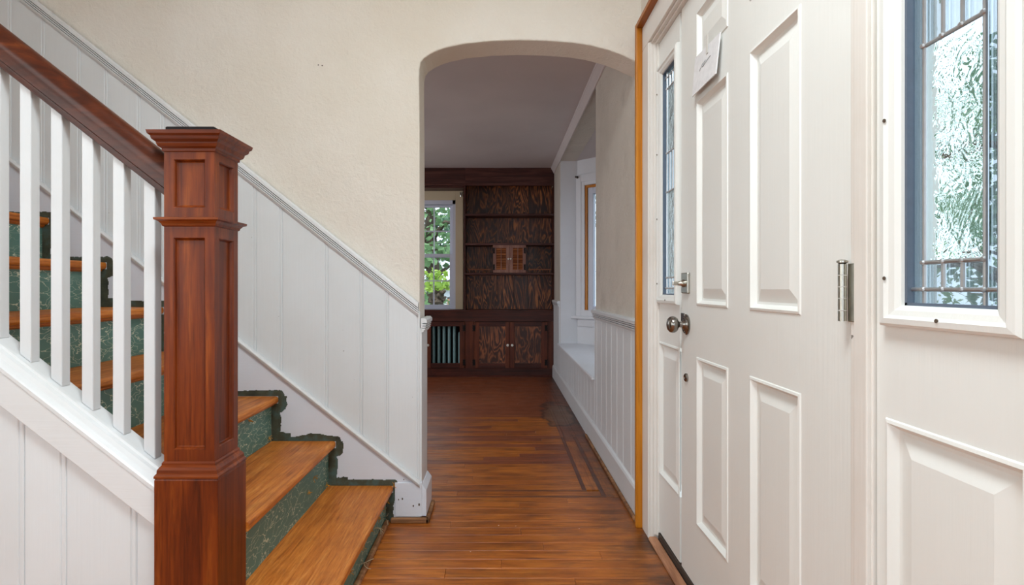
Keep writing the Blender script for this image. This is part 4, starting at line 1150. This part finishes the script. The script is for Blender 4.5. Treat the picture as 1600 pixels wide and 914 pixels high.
rad = thing('radiator', (bx(696), 6.27, 0), 'blue grey column radiator behind the open cabinet door frame', 'radiator')
for i in range(10):
    xx = (bx(676) if i < 6 else bx(676)) + (i if i < 6 else 5 - i) * 0.0572
    ht = bz(505) if i != 5 else bz(520)
    c = MB()
    for yy in (6.22, 6.29):
        c.tube([(xx, yy, 0.06), (xx, yy, ht - 0.03)], 0.0145, 10)
    c.tube([(xx, 6.22, ht - 0.03), (xx, 6.235, ht - 0.01), (xx, 6.275, ht - 0.01), (xx, 6.29, ht - 0.03)], 0.0145, 8)
    c.tube([(xx, 6.22, 0.0), (xx, 6.22, 0.07)], 0.012, 8)
    c.tube([(xx, 6.22, 0.08), (xx, 6.29, 0.08)], 0.014, 8)
    c.build('column', 'radiator', rad)
MB().tube([(bx(676) - 0.0572 * 4, 6.255, 0.09), (bx(676) + 0.0572 * 5, 6.255, 0.09)], 0.016, 10).build('header_pipe', 'radiator', rad)

# ------------------------------------------------------------------ dining room window
w3 = thing('window_3', (bx(660), 6.4, bz(484)), 'double hung white sash window with a cream casing beside the bookcase', 'window', kind='structure')
DWN = 6.372
def nx(px): return (px - 781) * DWN / 887
def nz(py): return CH + (449 - py) * DWN / 887
WL = 2 * nx(652) - nx(712)        # mirror the frame about the window's middle
mid = nx(652)
def mirror(x): return 2 * mid - x
cs = MB().box(nx(711.7), nx(723.6), DWN, 6.40, nz(484.4), nz(294.6)); cs.box(mirror(nx(723.6)), mirror(nx(711.7)), DWN, 6.40, nz(484.4), nz(294.6))
cs.box(mirror(nx(711.7)), nx(711.7), DWN, 6.40, nz(312.5), nz(294.6))
cs.build('casing', 'casing_cream', w3, bevel=0.002, seg=1)
fr = MB()
a, b = mirror(nx(711.7)), nx(711.7)
fr.box(a, a + 0.035, DWN + 0.012, 6.47, nz(484.4), nz(312.5)); fr.box(b - 0.035, b, DWN + 0.012, 6.47, nz(484.4), nz(312.5))
fr.box(a, b, DWN + 0.012, 6.47, nz(319), nz(312.5)); fr.box(a, b, DWN + 0.006, 6.47, nz(484.6), nz(481))
fr.build('frame', 'sash', w3, bevel=0.002, seg=1)
def sash(z0, z1, y0, bot, top):
    s = MB()
    a2, b2 = a + 0.033, b - 0.033
    gl, gr = mirror(nx(702.3)), nx(702.3)
    s.box(a2, gl, y0, y0 + 0.03, z0, z1); s.box(gr, b2, y0, y0 + 0.03, z0, z1)
    s.box(gl, gr, y0, y0 + 0.03, z0, z0 + bot); s.box(gl, gr, y0, y0 + 0.03, z1 - top, z1)
    so = s.build('sash', 'sash', w3, bevel=0.002, seg=1)
    n = 4
    zs = [z0 + bot, (z0 + bot + z1 - top) / 2, z1 - top]
    xs = [gl + (gr - gl) * i / n for i in range(n + 1)]
    for i in range(n):
        for j in range(2):
            MB().box(xs[i], xs[i + 1], y0 + 0.012, y0 + 0.016, zs[j], zs[j + 1]).build('pane', 'glass', so)
    for x in xs[1:-1]:
        MB().box(x - 0.0065, x + 0.0065, y0 + 0.006, y0 + 0.022, zs[0], zs[2]).build('muntin', 'sash', so)
    MB().box(gl, gr, y0 + 0.0065, y0 + 0.0215, zs[1] - 0.0065, zs[1] + 0.0065).build('muntin', 'sash', so)
sash(nz(402), nz(319.5), DWN + 0.055, 0.030, 0.026)
sash(nz(482), nz(396.5), DWN + 0.022, 0.042, 0.036)
cbk = MB().box(nx(718.5), nx(722.5), DWN - 0.006, DWN, nz(307), nz(300.5)); cbk.tube([(nx(720.5), DWN - 0.004, nz(303)), (nx(720.5), DWN - 0.05, nz(303)), (nx(720.5), DWN - 0.055, nz(306)), (nx(720.5), DWN - 0.05, nz(309))], 0.006, 8)
tag(cbk.build('curtain_bracket', 'nickel'), 'small metal curtain rod bracket on the cream window casing', 'bracket', 'curtain hardware')

# ------------------------------------------------------------------ outside
GZ = -1.05
struct(MB().box(-40, 40, -30, 60, GZ - 0.5, GZ).build('ground', 'grass'), 'lawn around the house', 'ground')
def tree(x, y, h, r, nleaf, mat, label, spread=1.0, low=0.35, size=0.16):
    root = thing('tree', (x, y, GZ), label, 'tree')
    t = MB()
    t.tube([(x, y, GZ), (x + 0.05, y, GZ + h * 0.3), (x - 0.05, y + 0.05, GZ + h * 0.6), (x, y, GZ + h * 0.85)], [0.22, 0.17, 0.12, 0.05], 10)
    for i in range(14):
        an = random.uniform(0, 6.28); z0 = GZ + h * random.uniform(low, 0.75); L = r * random.uniform(0.5, 0.95)
        p1 = (x + math.cos(an) * L * .5, y + math.sin(an) * L * .5, z0 + L * .25)
        p2 = (x + math.cos(an) * L, y + math.sin(an) * L, z0 + L * random.uniform(.1, .5))
        t.tube([(x, y, z0), p1, p2], [0.07, 0.045, 0.015], 6)
    t.build('trunk', 'bark', root)
    cl = [(Vector((x, y, 0)) + Vector((random.gauss(0, r * .5), random.gauss(0, r * .5), GZ + h * random.uniform(low, 1.0))), random.uniform(.25, .6) * r * .6) for _ in range(46)]
    vs_, fs_ = [], []
    for i in range(nleaf):
        c, rr = random.choice(cl)
        p = c + Vector((random.gauss(0, 1), random.gauss(0, 1), random.gauss(0, .7))) * rr * .6
        u = Vector((random.uniform(-1, 1), random.uniform(-1, 1), random.uniform(-1, .3))).normalized()
        w = u.cross(Vector((random.uniform(-1, 1), random.uniform(-1, 1), random.uniform(-1, 1)))).normalized()
        s = size * random.uniform(.6, 1.25)
        b0 = len(vs_)
        vs_ += [p - u * s * .5, p + w * s * .32, p + u * s * .55, p - w * s * .32]
        fs_.append((b0, b0 + 1, b0 + 2, b0 + 3))
    fo = MB().add(vs_, fs_).build('foliage', mat, root, normals=False)
    fo['kind'] = 'stuff'
tree(-1.45, 12.2, 5.6, 1.5, 2200, 'leaf', 'leafy green tree outside the dining room window', low=0.26)
tree(-3.6, 31.0, 8.5, 2.2, 3600, 'leaf_blue', 'tall tree behind the neighbouring house, seen through the dining room window', low=0.25, size=0.3)
tree(-0.98, 9.3, 2.3, 0.2, 120, 'leaf_lime', 'young lime green tree close outside the dining room window', low=0.85, size=0.12)
tree(7.2, 7.6, 5.5, 1.7, 3600, 'leaf_blue', 'green tree seen through the near sidelight beyond the porch', low=0.2)
tree(13.5, 14.0, 7.0, 2.6, 3600, 'leaf', 'second tree farther across the street beyond the porch', low=0.2)
tree(3.6, 12.5, 4.5, 1.4, 3000, 'leaf_blue', 'tree by the corner of the house seen through the far sidelight', low=0.15)
def bush(x, y, h, r, n, mat, label):
    root = thing('shrub', (x, y, GZ), label, 'shrub')
    vs_, fs_ = [], []
    t = MB()
    for i in range(7):
        an = i * 0.9
        t.tube([(x, y, GZ), (x + math.cos(an) * r * .4, y + math.sin(an) * r * .4, GZ + h * .7)], [0.03, 0.01], 5)
    t.build('stems', 'bark', root)
    for i in range(n):
        p = Vector((x, y, GZ + h * .55)) + Vector((random.gauss(0, r * .42), random.gauss(0, r * .42), random.gauss(0, h * .24)))
        p.z = max(p.z, GZ + .03)
        u = Vector((random.uniform(-1, 1), random.uniform(-1, 1), random.uniform(-1, 1))).normalized()
        w = u.cross(Vector((random.uniform(-1, 1), random.uniform(-1, 1), random.uniform(-1, 1)))).normalized()
        s = 0.11 * random.uniform(.6, 1.2); b0 = len(vs_)
        vs_ += [p - u * s * .5, p + w * s * .3, p + u * s * .55, p - w * s * .3]; fs_.append((b0, b0 + 1, b0 + 2, b0 + 3))
    MB().add(vs_, fs_).build('foliage', mat, root, normals=False)['kind'] = 'stuff'
bush(-2.6, 10.0, 1.5, 0.5, 1000, 'leaf_blue', 'dark low shrub left in the dining room window view')
bush(-1.75, 15.0, 1.5, 0.7, 1200, 'leaf', 'round green shrub in front of the neighbouring porch')
bush(3.3, 3.9, 1.3, 0.5, 1300, 'leaf_blue', 'green shrub along the front porch, seen through the sidelights')
bush(4.6, 6.0, 1.7, 0.6, 1500, 'leaf', 'taller green shrub at the end of the porch')
# neighbour's porch
nh = thing('neighbour_house', (-2.2, 20, GZ), 'white neighbouring house with a porch seen through the dining room window', 'house')
MB().box(-7, 2.2, 21.0, 24, GZ, 2.0).build('house_wall', 'exterior_white', nh)
MB().box(-7, 2.0, 18.2, 18.5, 0.66, 0.95).build('porch_beam', 'exterior_white', nh)
MB().box(-7.2, 2.2, 18.0, 21.0, 0.95, 1.06).build('porch_roof', 'roofing', nh)
for x in (-5.2, -3.6, -1.78, 0.6):
    MB().box(x - 0.09, x + 0.09, 18.25, 18.45, GZ + 0.5, 0.66).build('porch_post', 'exterior_white', nh)
    MB().box(x + 0.10, x + 0.34, 18.15, 18.55, GZ, GZ + 1.65).build('brick_pier', 'brick', nh)
# own front porch
pf = struct(MB().box(0.76, 2.5, -2.0, 3.3, -0.16, -0.04).build('floor_porch', 'concrete'), 'grey front porch floor outside the door', 'floor')
